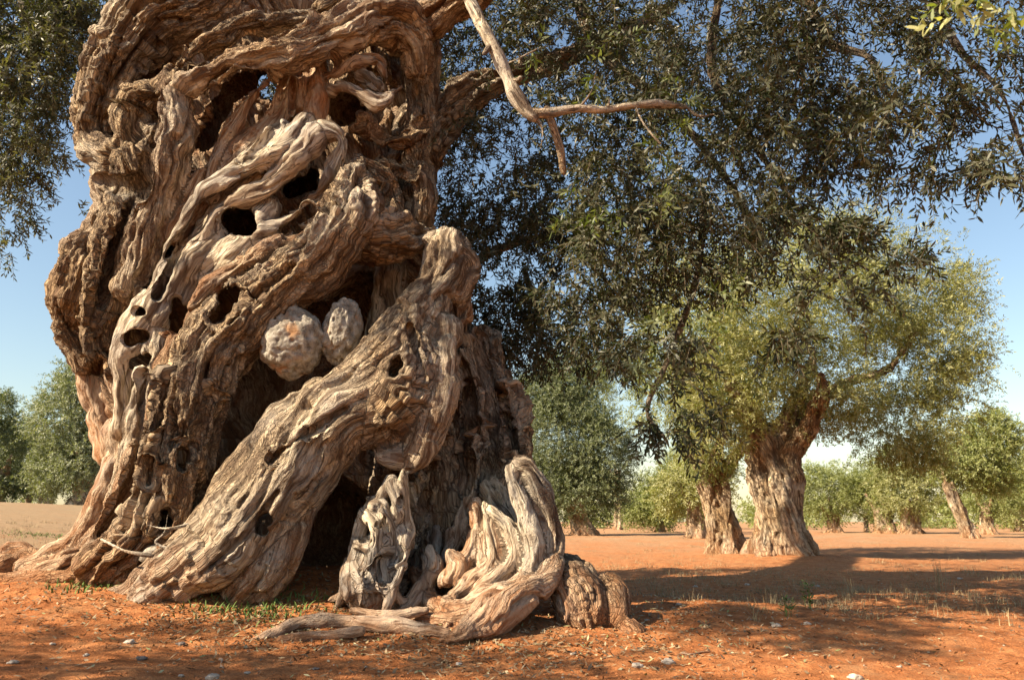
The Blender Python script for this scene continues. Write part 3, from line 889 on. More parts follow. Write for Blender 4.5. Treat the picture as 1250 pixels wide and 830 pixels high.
implicit('root', [('add', 0.03, [
    S([(0, 692, 6.5, 14), (30, 682, 6.6, 12), (55, 690, 6.5, 12), (95, 696, 6.35, 14)], rust=0.8, amp=0.7),
    S([(-10, 712, 6.3, 10), (30, 708, 6.3, 11), (90, 705, 6.25, 14), (150, 700, 6.1, 16)], rust=0.8, amp=0.7),
    S([(8, 672, 6.9, 6), (22, 668, 6.9, 8), (50, 676, 6.85, 6)], rust=0.8)])], 0.012, BARK, tree, disp=0.7, fscale=1.3)

# boughs leaving the head of the trunk
implicit('bough', [('add', 0.05, [
    S([(480, 40, 6.7, 26), (510, 30, 6.5, 24), (545, 8, 6.3, 22), (600, -30, 6.1, 24), (680, -90, 5.9, 24)], rust=0.2)])], 0.014, BARK, tree)
implicit('bough', [('add', 0.05, [
    S([(490, 220, 7.2, 42), (505, 175, 7.2, 38), (545, 135, 7.3, 26), (585, 108, 7.4, 19), (640, 88, 7.6, 15), (720, 60, 7.9, 12), (820, 10, 8.4, 11)])])], 0.016, BARK, tree)
implicit('bough', [('add', 0.05, [
    S([(230, 20, 7.6, 56), (170, -80, 7.8, 54), (80, -220, 8.3, 45), (-40, -380, 9.0, 34)]),
    S([(340, 0, 7.4, 80), (330, -150, 7.2, 70), (300, -380, 6.8, 55)]),
    S([(430, 0, 7.4, 70), (520, -170, 7.3, 50), (700, -380, 7.0, 40)])])], 0.03, BARK, tree, fscale=0.7)


def tube_branch(name, pts, parent, rough=1.0, rust=0.0, vox=0.007, world=False, mat=BARK):
    return implicit(name, [('add', 0.01, [S(pts, rough=rough, rust=rust, amp=0.3, world=world)])], vox, mat, parent, disp=0.42, fscale=2.0)


tube_branch('branch', [(560, -30, 5.4, 8), (586, 28, 5.25, 7), (600, 52, 5.2, 6.5), (612, 78, 5.2, 8.5), (621, 98, 5.2, 7), (629, 116, 5.2, 8.5), (640, 132, 5.2, 7), (652, 144, 5.2, 6)], tree, rough=0.1)
tube_branch('branch', [(646, 139, 5.2, 5.5), (672, 138, 5.2, 6), (705, 133, 5.2, 5), (740, 134, 5.25, 5.5), (775, 129, 5.3, 4.5), (805, 127, 5.35, 5), (838, 131, 5.5, 3.5)], tree, rough=0.6)
tube_branch('branch', [(668, 135, 5.2, 5), (682, 175, 5.3, 6), (688, 210, 5.4, 4)], tree, rough=0.9)


def wander_branch(p0, d, L, r, up=0.0):
    pts, p, d = [], np.array(p0, float), np.array(d, float)
    n = 6
    for i in range(n + 1):
        pts.append((*p, r * (1 - 0.75 * i / n)))
        d = d + rng.normal(0, 0.28, 3) + np.array([0, 0, up])
        d /= np.linalg.norm(d)
        p = p + d * L / n
    return pts


# ------------------------------------------------------------------ leaves
def leaves_mesh(name, centres, dirs, n_leaf, shoot_len, leaf_len, leaf_w, mat, parent, seed=1, droop=0.5, hexa=True, stems=True):
    """every shoot: a curved stem with narrow leaves set along it"""
    r = np.random.default_rng(seed)
    ns = len(centres)
    sl = shoot_len * r.uniform(0.6, 1.25, ns)
    d = dirs / (np.linalg.norm(dirs, axis=1)[:, None] + 1e-9)
    side = np.cross(d, r.normal(size=(ns, 3)))
    side /= np.linalg.norm(side, axis=1)[:, None] + 1e-9
    up = np.cross(side, d)
    t = (np.arange(n_leaf) + 0.5) / n_leaf
    T = np.tile(t, (ns, 1)) + r.normal(0, 0.03, (ns, n_leaf))
    drop = np.array([0, 0, -1.0])
    pos = centres[:, None, :] + d[:, None, :] * (sl[:, None] * T)[..., None] + drop * (droop * sl[:, None] * T ** 2)[..., None]
    tang = d[:, None, :] + drop * (2 * droop * T)[..., None]
    tang /= np.linalg.norm(tang, axis=2)[..., None]
    ang = np.arange(n_leaf) * 2.4 + r.uniform(0, 6.28, (ns, 1)) + r.normal(0, 0.4, (ns, n_leaf))
    rad = side[:, None, :] * np.cos(ang)[..., None] + up[:, None, :] * np.sin(ang)[..., None]
    open_ = r.uniform(0.7, 1.7, (ns, n_leaf, 1))
    ld = tang + rad * open_ + r.normal(0, 0.18, (ns, n_leaf, 3)) + drop * 0.12
    ld /= np.linalg.norm(ld, axis=2)[..., None]
    nrm = np.cross(ld, np.cross(tang, ld) + r.normal(0, 0.5, (ns, n_leaf, 3)))
    nrm += np.array([0, 0, 0.35]) + r.normal(0, 0.35, (ns, n_leaf, 3))
    wd = np.cross(nrm, ld)
    wd /= np.linalg.norm(wd, axis=2)[..., None] + 1e-9
    nn = np.cross(ld, wd)
    LL = (leaf_len * r.uniform(0.6, 1.25, (ns, n_leaf)))[..., None]
    WW = (leaf_w * r.uniform(0.7, 1.25, (ns, n_leaf)))[..., None]
    M = ns * n_leaf
    pos, ld, wd, nn, LL, WW = (a.reshape(M, -1) for a in (pos, ld, wd, nn, LL, WW))
    curl = LL * r.uniform(-0.12, 0.05, (M, 1))
    if hexa:
        prof = [(0, 0, 0), (0.28, 0.42, 0.3), (0.66, 0.44, 0.6), (1, 0, 1), (0.66, -0.44, 0.6), (0.28, -0.42, 0.3)]
    else:
        prof = [(0, 0, 0), (0.5, 0.5, 0.5), (1, 0, 1), (0.5, -0.5, 0.5)]
    V = np.stack([pos + ld * LL * a + wd * WW * b + nn * curl * (c * c) + nn * abs(b) * WW * 0.25 for a, b, c in prof], 1)
    k = len(prof)
    F = np.arange(M * k).reshape(M, k)
    me = np_mesh(name, V.reshape(-1, 3), F)
    clump = r.uniform(0, 1, ns)
    val = np.clip(0.35 * r.uniform(0, 1, M) + 0.62 * np.repeat(clump, n_leaf), 0, 1)
    at = me.attributes.new('v', 'FLOAT', 'FACE')
    at.data.foreach_set('value', val.astype(np.float32))
    o = finish(name, me, mat, parent, smooth=False)
    if stems:
        tt = np.linspace(0, 1, 4)
        C = centres[:, None, :] + d[:, None, :] * (sl[:, None] * tt)[..., None] + drop * (droop * sl[:, None] * tt ** 2)[..., None]
        rr = 0.0018
        offs = [side * rr, (-0.5 * side + 0.87 * up) * rr, (-0.5 * side - 0.87 * up) * rr]
        V = np.stack([C + q[:, None, :] for q in offs], 2)      # ns,4,3,3
        base = np.arange(ns)[:, None, None] * 12
        F = []
        for i in range(3):
            for j in range(3):
                a, b = i * 3 + j, i * 3 + (j + 1) % 3
                F.append(base[:, 0] + np.array([[a, b, b + 3, a + 3]]))
        F = np.concatenate(F, 0)
        me = np_mesh('twigs', V.reshape(-1, 3), F)
        s = finish('twigs', me, TWIG, o)
    return o


BARK_SHADE = bark_material('shaded_olive_bark', tint=(0.42, 0.42, 0.42), soil_h=-5, bump=0.5)  # bark copy darkened in colour to stand in for shade inside the crown
TWIG = simple_mat('twig_bark', (0.10, 0.075, 0.05), (0.22, 0.17, 0.11), 60)


def blob(c, rad, n, seed, shell=0.35, hang=0.35, cr=0.24):
    """n shoot origins inside an ellipsoid, gathered in clumps so that gaps stay open"""
    r = np.random.default_rng(seed)
    ncl = max(3, n // 14)
    cl = r.normal(size=(ncl, 3))
    cl /= np.linalg.norm(cl, axis=1)[:, None]
    cl *= (r.uniform(shell, 1, (ncl, 1)) ** 0.5)
    pick = r.integers(0, ncl, n)
    off = r.normal(0, cr, (n, 3)) * r.uniform(0.5, 1.3, (ncl, 1))[pick]
    q = cl[pick] + off
    pos = np.array(c) + q * np.array(rad)
    d = q + r.normal(0, 0.7, (n, 3)) + np.array([0, 0, -hang])
    return pos, d


def blobs_px(specs, seed, k_=1.0):
    P_, D_ = [], []
    for i, (px, py, Y, rx, ry, rd, n) in enumerate(specs):
        c, k = P(px, py, Y)
        p, d = blob(c, (rx * k, rd, ry * k), max(2, int(n * k_)), seed + i, cr=0.20)
        P_.append(p)
        D_.append(d)
    return np.concatenate(P_), np.concatenate(D_)


# right-hand crown hanging behind and beside the trunk
near_crown = [
    (600, 60, 7.6, 90, 80, 0.9, 420), (700, 40, 7.2, 100, 70, 1.0, 420), (820, 40, 6.8, 110, 70, 1.0, 420),
    (600, 200, 7.6, 80, 90, 0.9, 420), (690, 200, 7.0, 80, 90, 1.0, 420), (790, 180, 6.4, 90, 90, 1.0, 420),
    (620, 310, 7.6, 70, 80, 0.8, 380), (700, 320, 7.0, 70, 90, 0.9, 380), (600, 400, 7.8, 50, 50, 0.6, 200),
    (650, 405, 7.5, 50, 45, 0.6, 190), (780, 300, 6.2, 80, 80, 0.9, 340), (740, 400, 6.4, 60, 45, 0.6, 190),
    (900, 80, 6.0, 100, 90, 1.0, 400), (900, 210, 5.8, 90, 80, 0.8, 340), (990, 130, 5.8, 90, 100, 0.9, 330),
    (870, 290, 5.6, 80, 55, 0.6, 190), (960, 280, 5.6, 80, 45, 0.5, 130), (800, 490, 5.6, 50, 50, 0.4, 70),
    (820, 420, 5.6, 60, 40, 0.5, 80), (1010, 30, 5.8, 100, 60, 0.8, 240), (1080, 80, 5.4, 80, 80, 0.7, 190),
    (1070, 180, 5.2, 60, 60, 0.5, 110), (1160, 70, 5.2, 70, 80, 0.6, 150), (1200, 150, 5.0, 60, 60, 0.5, 110),
    (1130, 200, 5.0, 60, 30, 0.3, 40), (1220, 220, 4.8, 40, 26, 0.3, 26), (1060, 330, 5.2, 50, 28, 0.3, 36),
    (1000, 370, 5.3, 70, 40, 0.4, 42), (950, 400, 5.4, 60, 40, 0.4, 30), (1130, 300, 5.0, 14, 12, 0.1, 5),
    (560, 230, 8.0, 50, 140, 0.5, 240), (560, 380, 8.0, 30, 60, 0.4, 110),
]
pc, dc = blobs_px(near_crown, 100, 0.92)
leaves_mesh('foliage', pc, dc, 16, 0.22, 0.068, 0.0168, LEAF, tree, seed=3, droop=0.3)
# crown behind the head of the tree and the left-hand spray
left_crown = [
    (20, 40, 8.2, 70, 70, 0.9, 330), (80, 30, 8.4, 55, 50, 0.8, 210), (20, 130, 8.0, 60, 60, 0.7, 230), (40, 190, 7.8, 40, 40, 0.5, 110),
    (0, 240, 7.8, 40, 50, 0.5, 100), (60, 90, 7.9, 60, 60, 0.6, 200), (30, 10, 8.0, 90, 30, 0.6, 200), (300, 0, 8.6, 60, 40, 0.6, 160), (130, 20, 8.6, 35, 40, 0.6, 110), (510, 120, 8.4, 60, 120, 0.6, 240),
    (330, 105, 9.2, 60, 60, 0.5, 170), (95, 255, 7.6, 6, 5, 0.05, 3), (-60, 80, 7.9, 60, 120, 0.8, 230), (5, 300, 7.7, 12, 12, 0.2, 8),
]
pc, dc = blobs_px(left_crown, 300, 1.6)
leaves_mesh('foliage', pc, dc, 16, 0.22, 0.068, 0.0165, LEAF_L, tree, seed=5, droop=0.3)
# unseen crown top, with clumps added to shade the floor and dapple the trunk
tp, td = [], []
for i, (x, y, z, rx, ry, rz, n) in enumerate([
        (0.5, 8.6, 7.6, 2.4, 1.8, 1.3, 600), (3.0, 8.4, 7.0, 2.0, 1.8, 1.3, 600), (-2.5, 9.0, 7.6, 2.4, 1.6, 1.3, 450),
        (1.6, 6.2, 7.0, 1.6, 1.2, 0.9, 300), (4.4, 6.4, 6.2, 1.6, 1.4, 1.0, 300),
        (0.0, 4.2, 7.0, 1.2, 1.4, 0.8, 340), (1.6, 3.8, 6.6, 1.8, 1.4, 0.8, 480), (3.6, 4.6, 6.4, 1.6, 1.4, 0.8, 420), (0.6, 5.6, 7.8, 2.0, 1.4, 0.8, 420), (-2.1, 3.2, 6.7, 0.8, 0.8, 0.4, 200)]
        + [(rng.uniform(-5.4, -3.4), rng.uniform(4.4, 5.7), rng.uniform(4.9, 7.2), 0.2, 0.2, 0.14, 8) for _ in range(13)]):
    p, d = blob((x, y, z), (rx, ry, rz), n, 500 + i)
    tp.append(p)
    td.append(d)
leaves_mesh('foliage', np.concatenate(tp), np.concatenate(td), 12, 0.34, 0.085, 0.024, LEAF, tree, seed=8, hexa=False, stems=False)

# thin dark boughs inside the crown
for pts in ([(700, -20, 6.9, 9), (730, 60, 6.8, 7), (790, 110, 6.6, 6), (850, 170, 6.4, 5), (900, 240, 6.2, 4), (930, 310, 6.0, 3)],
            [(980, -20, 5.9, 6), (1010, 50, 5.8, 5), (1060, 70, 5.6, 4), (1080, 110, 5.4, 3), (1130, 160, 5.2, 2)],
            [(880, -20, 6.1, 6), (870, 90, 6.0, 5), (930, 190, 5.8, 4), (1000, 290, 5.6, 3), (1060, 330, 5.3, 2)],
            [(560, 330, 7.9, 6), (620, 300, 7.8, 5), (680, 290, 7.4, 4), (760, 330, 6.8, 3)],
            [(1130, -20, 5.3, 5), (1170, 60, 5.2, 4), (1220, 110, 5.1, 3), (1250, 190, 4.9, 2)],
            [(20, -30, 8.2, 7), (40, 60, 8.1, 5), (20, 150, 8.0, 4), (10, 240, 7.8, 3)],
            [(640, 330, 7.6, 4), (660, 400, 7.5, 3), (650, 450, 7.5, 2)],
            [(860, 240, 5.8, 5), (850, 340, 5.7, 4), (815, 440, 5.6, 4), (790, 500, 5.6, 3), (815, 540, 5.6, 2)]):
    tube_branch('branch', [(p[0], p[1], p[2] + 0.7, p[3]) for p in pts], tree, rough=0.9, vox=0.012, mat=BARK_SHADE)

for pts in ([(601, 54, 5.2, 3), (594, 62, 5.15, 2.5), (590, 66, 5.12, 1.5)], [(622, 98, 5.2, 3.5), (632, 98, 5.16, 2.5), (636, 95, 5.14, 2)], [(740, 134, 5.25, 3), (744, 124, 5.2, 2.2), (743, 119, 5.18, 1.5)],
            [(838, 131, 5.5, 2.5), (852, 142, 5.5, 2), (872, 140, 5.5, 1.2)], [(612, 80, 5.2, 2), (632, 72, 5.15, 1.6), (660, 58, 5.1, 1)], [(705, 134, 5.2, 2), (722, 112, 5.15, 1.6), (728, 84, 5.1, 1)],
            [(775, 130, 5.3, 2), (786, 152, 5.2, 1.6), (806, 176, 5.1, 1)], [(652, 143, 5.2, 2.5), (662, 158, 5.2, 2), (660, 182, 5.15, 1)]):
    tube_branch('branch', pts, tree, rough=0.6, vox=0.006)
pc, dc = blobs_px([(660, 56, 5.1, 12, 10, 0.1, 4), (728, 80, 5.1, 14, 14, 0.1, 5), (808, 178, 5.1, 16, 16, 0.1, 6), (830, 130, 5.3, 24, 24, 0.2, 14), (765, 48, 5.2, 14, 10, 0.1, 4),
                   (722, 250, 5.3, 26, 24, 0.2, 10), (812, 235, 5.1, 18, 14, 0.1, 6), (800, 395, 5.2, 30, 30, 0.2, 10), (770, 470, 5.3, 30, 30, 0.2, 10), (870, 380, 5.2, 40, 30, 0.2, 12)], 950)
leaves_mesh('foliage', pc, dc, 12, 0.17, 0.072, 0.0175, leaf_material('green_olive_spray', (0.06, 0.08, 0.022), (0.16, 0.18, 0.09), trans=0.3), tree, seed=55, droop=0.3, stems=False)

# twig close to the lens, upper right corner
tc, tdv = blobs_px([(1180, 2, 1.9, 46, 18, 0.10, 10), (1225, 18, 1.9, 24, 16, 0.1, 5)], 900)
leaves_mesh('foliage', tc, tdv, 12, 0.09, 0.042, 0.013, leaf_material('sunlit_leaf', (0.12, 0.15, 0.035), (0.34, 0.34, 0.16), bright=(0.45, 0.42, 0.14), trans=0.35), tree, seed=77, droop=0.2, stems=False)


# ------------------------------------------------------------------ pale lumps held in the hollow
STONE = None


def stone_mat():
    m, t, b = new_mat('pitted_limestone')
    geo = N(t, 'ShaderNodeNewGeometry')
    n = N(t, 'ShaderNodeTexNoise', Scale=16.0, Detail=6.0, Roughness=0.7)
    v = N(t, 'ShaderNodeTexVoronoi', Scale=34.0)
    for q in (n, v):
        t.links.new(geo.outputs['Position'], q.inputs['Vector'])
    c = ramp(t, n.outputs['Fac'], [(0.34, (0.10, 0.08, 0.06)), (0.48, (0.27, 0.235, 0.19)), (0.64, (0.43, 0.39, 0.33))])
    n2 = N(t, 'ShaderNodeTexNoise', Scale=5.0, Detail=3.0)
    t.links.new(geo.outputs['Position'], n2.inputs['Vector'])
    c = mixc(t, ramp(t, n2.outputs['Fac'], [(0.56, 0.0), (0.68, 0.8)]), c, (0.38, 0.19, 0.08))
    t.links.new(c, b.inputs['Base Color'])
    b.inputs['Roughness'].default_value = 0.9
    h = math_n(t, 'ADD', math_n(t, 'MULTIPLY', n.outputs['Fac'], 0.026), math_n(t, 'MULTIPLY', v.outputs['Distance'], 0.006))
    bp = N(t, 'ShaderNodeBump', Strength=1.0, Distance=1.0)
    t.links.new(h, bp.inputs['Height'])
    t.links.new(bp.outputs[0], b.inputs['Normal'])
    return m


STONE = stone_mat()


def ico(sub):
    import bmesh
    bm = bmesh.new()
    bmesh.ops.create_icosphere(bm, subdivisions=sub, radius=1)
    V = np.array([v.co[:] for v in bm.verts])
    F = np.array([[v.index for v in f.verts] for f in bm.faces])
    bm.free()
    return V, F


ICO = {k: ico(k) for k in (2, 3, 6)}


def rock(name, loc, rad, sub=3, amp=0.25, pits=0.0, mat=None, seed=0, tilt=0.0):
    V, F = ICO[sub]
    o = seed * 3.7
    d = 1 + amp * fbm(V * 1.3 + o, 3)
    if pits:
        n = noise(V * 4.6 + o + 5)
        d = d + pits * 0.5 * noise(V * 2.6 + o) - pits * np.clip(n - 0.2, 0, 1) * 1.3 + pits * 0.10 * noise(V * 7 + o) + pits * 0.10 * noise(V * 18 + o)
    W = V * d[:, None] * np.array(rad)
    c, s = math.cos(tilt), math.sin(tilt)
    W = np.stack([W[:, 0] * c + W[:, 2] * s, W[:, 1], -W[:, 0] * s + W[:, 2] * c], 1)
    ob = finish(name, np_mesh(name, W, F), mat or STONE)
    ob.location = loc
    return ob


c, k = P(356, 418, 5.92)
tag(rock('stone', c, (39 * k, 34 * k, 44 * k), 6, 0.16, 0.2, seed=2), 'large round pitted pale stone lodged in the trunk hollow, with a rusty pit', 'stone')
c, k = P(418, 404, 5.98)
tag(rock('stone', c, (23 * k, 26 * k, 41 * k), 6, 0.2, 0.22, seed=5, tilt=0.12), 'narrow upright pale stone in the trunk hollow, right of the round pitted one', 'stone')
c, k = P(188, 675, 5.95)
tag(rock('stone', c, (18 * k, 14 * k, 10 * k), 3, 0.2, 0.1, seed=9, tilt=-0.5), 'pale stone wedged between the two left feet of the great trunk', 'stone')


# ------------------------------------------------------------------ other olive trees of the grove
def rel_trunk(name, parent, h, r, vox, seed, lean=(0, 0), forks=3, flare=1.7, fork_len=1.4, holes=True, nstr=6, spread=0.55):
    """twisted bole built of ropes round a common axis, then forks; local to the tree's base"""
    r_ = np.random.default_rng(seed)
    ss = [S([(0, 0, -0.25, r * 0.95), (lean[0] * 0.5, lean[1] * 0.5, h * 0.5, r * 0.66), (lean[0], lean[1], h, r * 0.62)], world=True)]
    a0 = r_.uniform(0, 6.28)
    tw = r_.uniform(0.7, 1.5) * r_.choice([-1, 1])
    for i in range(nstr):
        a = a0 + i * 6.283 / nstr + r_.normal(0, 0.2)
        pts = []
        for u in (-0.12, 0.08, 0.3, 0.6, 0.85, 1.05):
            R = r * (0.62 + (flare - 0.62) * max(0, 1 - (u + 0.12) / 0.42) ** 2 * 0.62 + 0.06 * r_.normal())
            aa = a + tw * u
            pts.append((math.cos(aa) * R + lean[0] * u, math.sin(aa) * R + lean[1] * u, u * h, r * r_.uniform(0.24, 0.40) * (1 - 0.1 * u)))
        ss.append(S(pts, world=True, rough=r_.uniform(0.2, 0.9), amp=1.0))
    for i in range(forks):
        a = a0 + i * 6.283 / forks + r_.normal(0, 0.3)
        p0 = np.array([lean[0] + math.cos(a) * r * 0.3, lean[1] + math.sin(a) * r * 0.3, h * 0.85])
        d = np.array([math.cos(a) * spread, math.sin(a) * spread, 0.85])
        pts = [(*p0, r * 0.45)]
        for j in range(4):
            d = d + r_.normal(0, 0.2, 3)
            d /= np.linalg.norm(d)
            p0 = p0 + d * fork_len / 4 * r_.uniform(0.9, 1.2)
            pts.append((*p0, r * (0.38 - 0.08 * j)))
        ss.append(S(pts, world=True, amp=0.8))
    st = [('add', 0.12 * r, ss)]
    if holes:
        a = -1.57 + r_.uniform(-0.5, 0.5)
        st.append(('sub', 0.1 * r, [S([(math.cos(a) * r, math.sin(a) * r, h * 0.35, r * 0.16), (math.cos(a) * r * 0.9 + 0.1 * r, math.sin(a) * r, h * 0.75, r * 0.12)], world=True)]))
    return implicit(name, st, vox, BARK_FAR, parent, disp=1.0, fscale=min(1.0, max(0.35, 0.62 / r * 0.8)))


def crown_local(parent, specs, base, n_leaf, shoot, ll, lw, mat, seed, k=1.0):
    """specs in metres relative to the base: (x, y, z, rx, ry, rz, n)"""
    ps, ds = [], []
    for i, (x, y, z, rx, ry, rz, n) in enumerate(specs):
        p, d = blob((x, y, z), (rx, ry, rz), int(n * k), seed + i, shell=0.45, hang=-0.1, cr=0.19)
        ps.append(p)
        ds.append(d)
    return leaves_mesh('crown', np.concatenate(ps), np.concatenate(ds), n_leaf, shoot, ll, lw, mat, parent, seed=seed, droop=0.15, hexa=False, stems=False)


def px_specs(base, Y, specs):
    out = []
    for (px, py, rx, ry, dy, rd, n) in specs:
        c, k = P(px, py, Y + dy)
        out.append((c[0] - base[0], c[1] - base[1], c[2] - base[2], rx * k, rd, ry * k, n))
    return out


def bg_tree(px, Y, label, h, r, crown, mat, seed, vox, leaf, lean=(0, 0), group='olive trees of the grove', **kw):
    c, k = P(px, 640, Y)
    z = gz1(c[0], Y) - 0.02
    base = np.array([c[0], Y, z])
    e = empty('olive_tree', base)
    tag(e, label, 'tree', group)
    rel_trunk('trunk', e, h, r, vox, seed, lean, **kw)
    crown_local(e, px_specs(base, Y, crown), base, leaf[0], leaf[1], leaf[2], leaf[3], mat, seed * 10, k=3.4 if Y < 30 else 5.0)
    return e, base


L16 = (14, 0.32, 0.080, 0.023)
L40 = (12, 0.5, 0.14, 0.050)
L60 = (10, 0.65, 0.19, 0.065)
t1, b1 = bg_tree(950, 16.6, 'twisted hollow olive tree with fat trunk, largest of the pair across the clearing', 2.3, 0.60, [
    (880, 380, 90, 70, -1.5, 1.5, 520), (960, 350, 80, 70, 0, 1.6, 480), (900, 470, 80, 50, -0.5, 1.4, 380), (980, 470, 70, 50, -0.3, 1.3, 360),
    (1035, 385, 55, 50, 0.5, 1.4, 260), (1110, 440, 70, 60, 0.8, 1.5, 420), (1090, 350, 80, 60, 1.0, 1.6, 380), (1150, 400, 50, 60, 1.4, 1.2, 300),
    (1100, 520, 55, 45, 0.6, 1.1, 380), (1010, 510, 28, 20, 0, 0.6, 60), (880, 520, 40, 35, 0, 0.8, 150), (1165, 480, 28, 45, 1.2, 0.8, 130),
    (1140, 560, 22, 20, 0.6, 0.5, 60), (1020, 300, 80, 40, 1.0, 1.3, 260), (1175, 350, 22, 30, 1.4, 0.5, 70)],
    LEAF_BG, 21, 0.022, L16, lean=(0.05, 0), forks=4, flare=1.55, fork_len=2.2)
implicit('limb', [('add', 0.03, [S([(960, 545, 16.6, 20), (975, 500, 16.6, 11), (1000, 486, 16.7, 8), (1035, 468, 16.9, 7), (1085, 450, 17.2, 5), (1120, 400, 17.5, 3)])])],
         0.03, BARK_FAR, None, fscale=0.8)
lm = bpy.data.objects['limb.001']
lm.parent = t1
lm.matrix_parent_inverse = t1.matrix_basis.inverted() if False else __import__('mathutils').Matrix.Translation(-Vector(b1))
t2, b2 = bg_tree(886, 18.6, 'pale two-legged olive tree just left of the fat twisted one', 2.0, 0.42, [
    (840, 430, 60, 60, 0.5, 1.4, 330), (880, 500, 50, 55, 0, 1.2, 300), (815, 480, 45, 45, 0.4, 1.0, 210), (860, 555, 35, 28, -0.2, 0.8, 130), (900, 420, 60, 70, 0.8, 1.2, 260)],
    LEAF_BG2, 22, 0.022, L16, lean=(-0.25, 0), forks=3, flare=1.9, nstr=5)
bg_tree(713, 44, 'dense dark olive tree with two dark stems beyond the curled root', 2.0, 0.65, [
    (690, 530, 55, 56, 0, 2.2, 640), (732, 555, 40, 48, -0.5, 2.0, 480), (672, 485, 42, 34, 0.5, 2.0, 380), (710, 600, 52, 30, 0, 2.0, 320), (660, 590, 30, 40, 0, 1.8, 200), (700, 460, 35, 28, 0.5, 1.6, 180)],
    LEAF_BG3, 23, 0.06, L40, lean=(-0.5, 0), forks=3, holes=False)
bg_tree(1183, 37, 'slim pale trunked olive tree standing alone at the right of the clearing', 2.4, 0.33, [
    (1195, 560, 32, 30, 0, 1.4, 260), (1210, 530, 26, 22, 0, 1.2, 160), (1170, 570, 22, 24, 0, 1.0, 130), (1215, 580, 20, 20, 0.3, 1.0, 100)],
    LEAF_BG2, 24, 0.045, L40, lean=(-0.7, 0), flare=2.1, holes=False)
nb = np.array([-8.6, 0.4, gz1(-8.6, 0.4) - 0.02])  # extra tree out of view, invented to throw dappled shade
ne = empty('olive_tree', nb)
tag(ne, 'unseen olive tree added beyond the left edge so its boughs dapple the soil and trunk', 'tree', 'olive trees of the grove')
rel_trunk('trunk', ne, 2.2, 0.55, 0.03, 31, (0.2, 0.2), forks=4, flare=1.7, fork_len=2.4)
r31 = np.random.default_rng(31)
dap = [(r31.uniform(1.8, 6.2), r31.uniform(2.2, 4.6), r31.uniform(3.6, 6.4), 0.19, 0.19, 0.15, 4) for _ in range(20)]  # loose leaf clumps added to break the sunlight into dapples
crown_local(ne, [(1.8, 0.2, 3.6, 1.6, 1.2, 0.9, 150), (0, 0, 4.2, 2.0, 1.8, 1.2, 200), (2.6, -0.6, 3.2, 1.4, 1.2, 0.8, 110), (-1.2, 1.2, 4.0, 1.4, 1.4, 1.0, 120), (2.0, 1.7, 3.8, 1.2, 0.8, 0.5, 190), (3.4, 1.5, 3.7, 1.2, 0.8, 0.5, 170), (4.6, 1.0, 3.5, 1.0, 0.8, 0.5, 80), (4.3, 2.7, 5.5, 0.8, 0.9, 0.3, 260), (4.0, 1.8, 5.4, 0.55, 0.7, 0.3, 170)] + dap,
            nb, 12, 0.30, 0.08, 0.022, LEAF_BG3, 3100, k=2.2)
LEAF_HAZY = leaf_material('pale_olive_leaf', (0.13, 0.15, 0.075), (0.24, 0.26, 0.17), bright=(0.26, 0.28, 0.14))
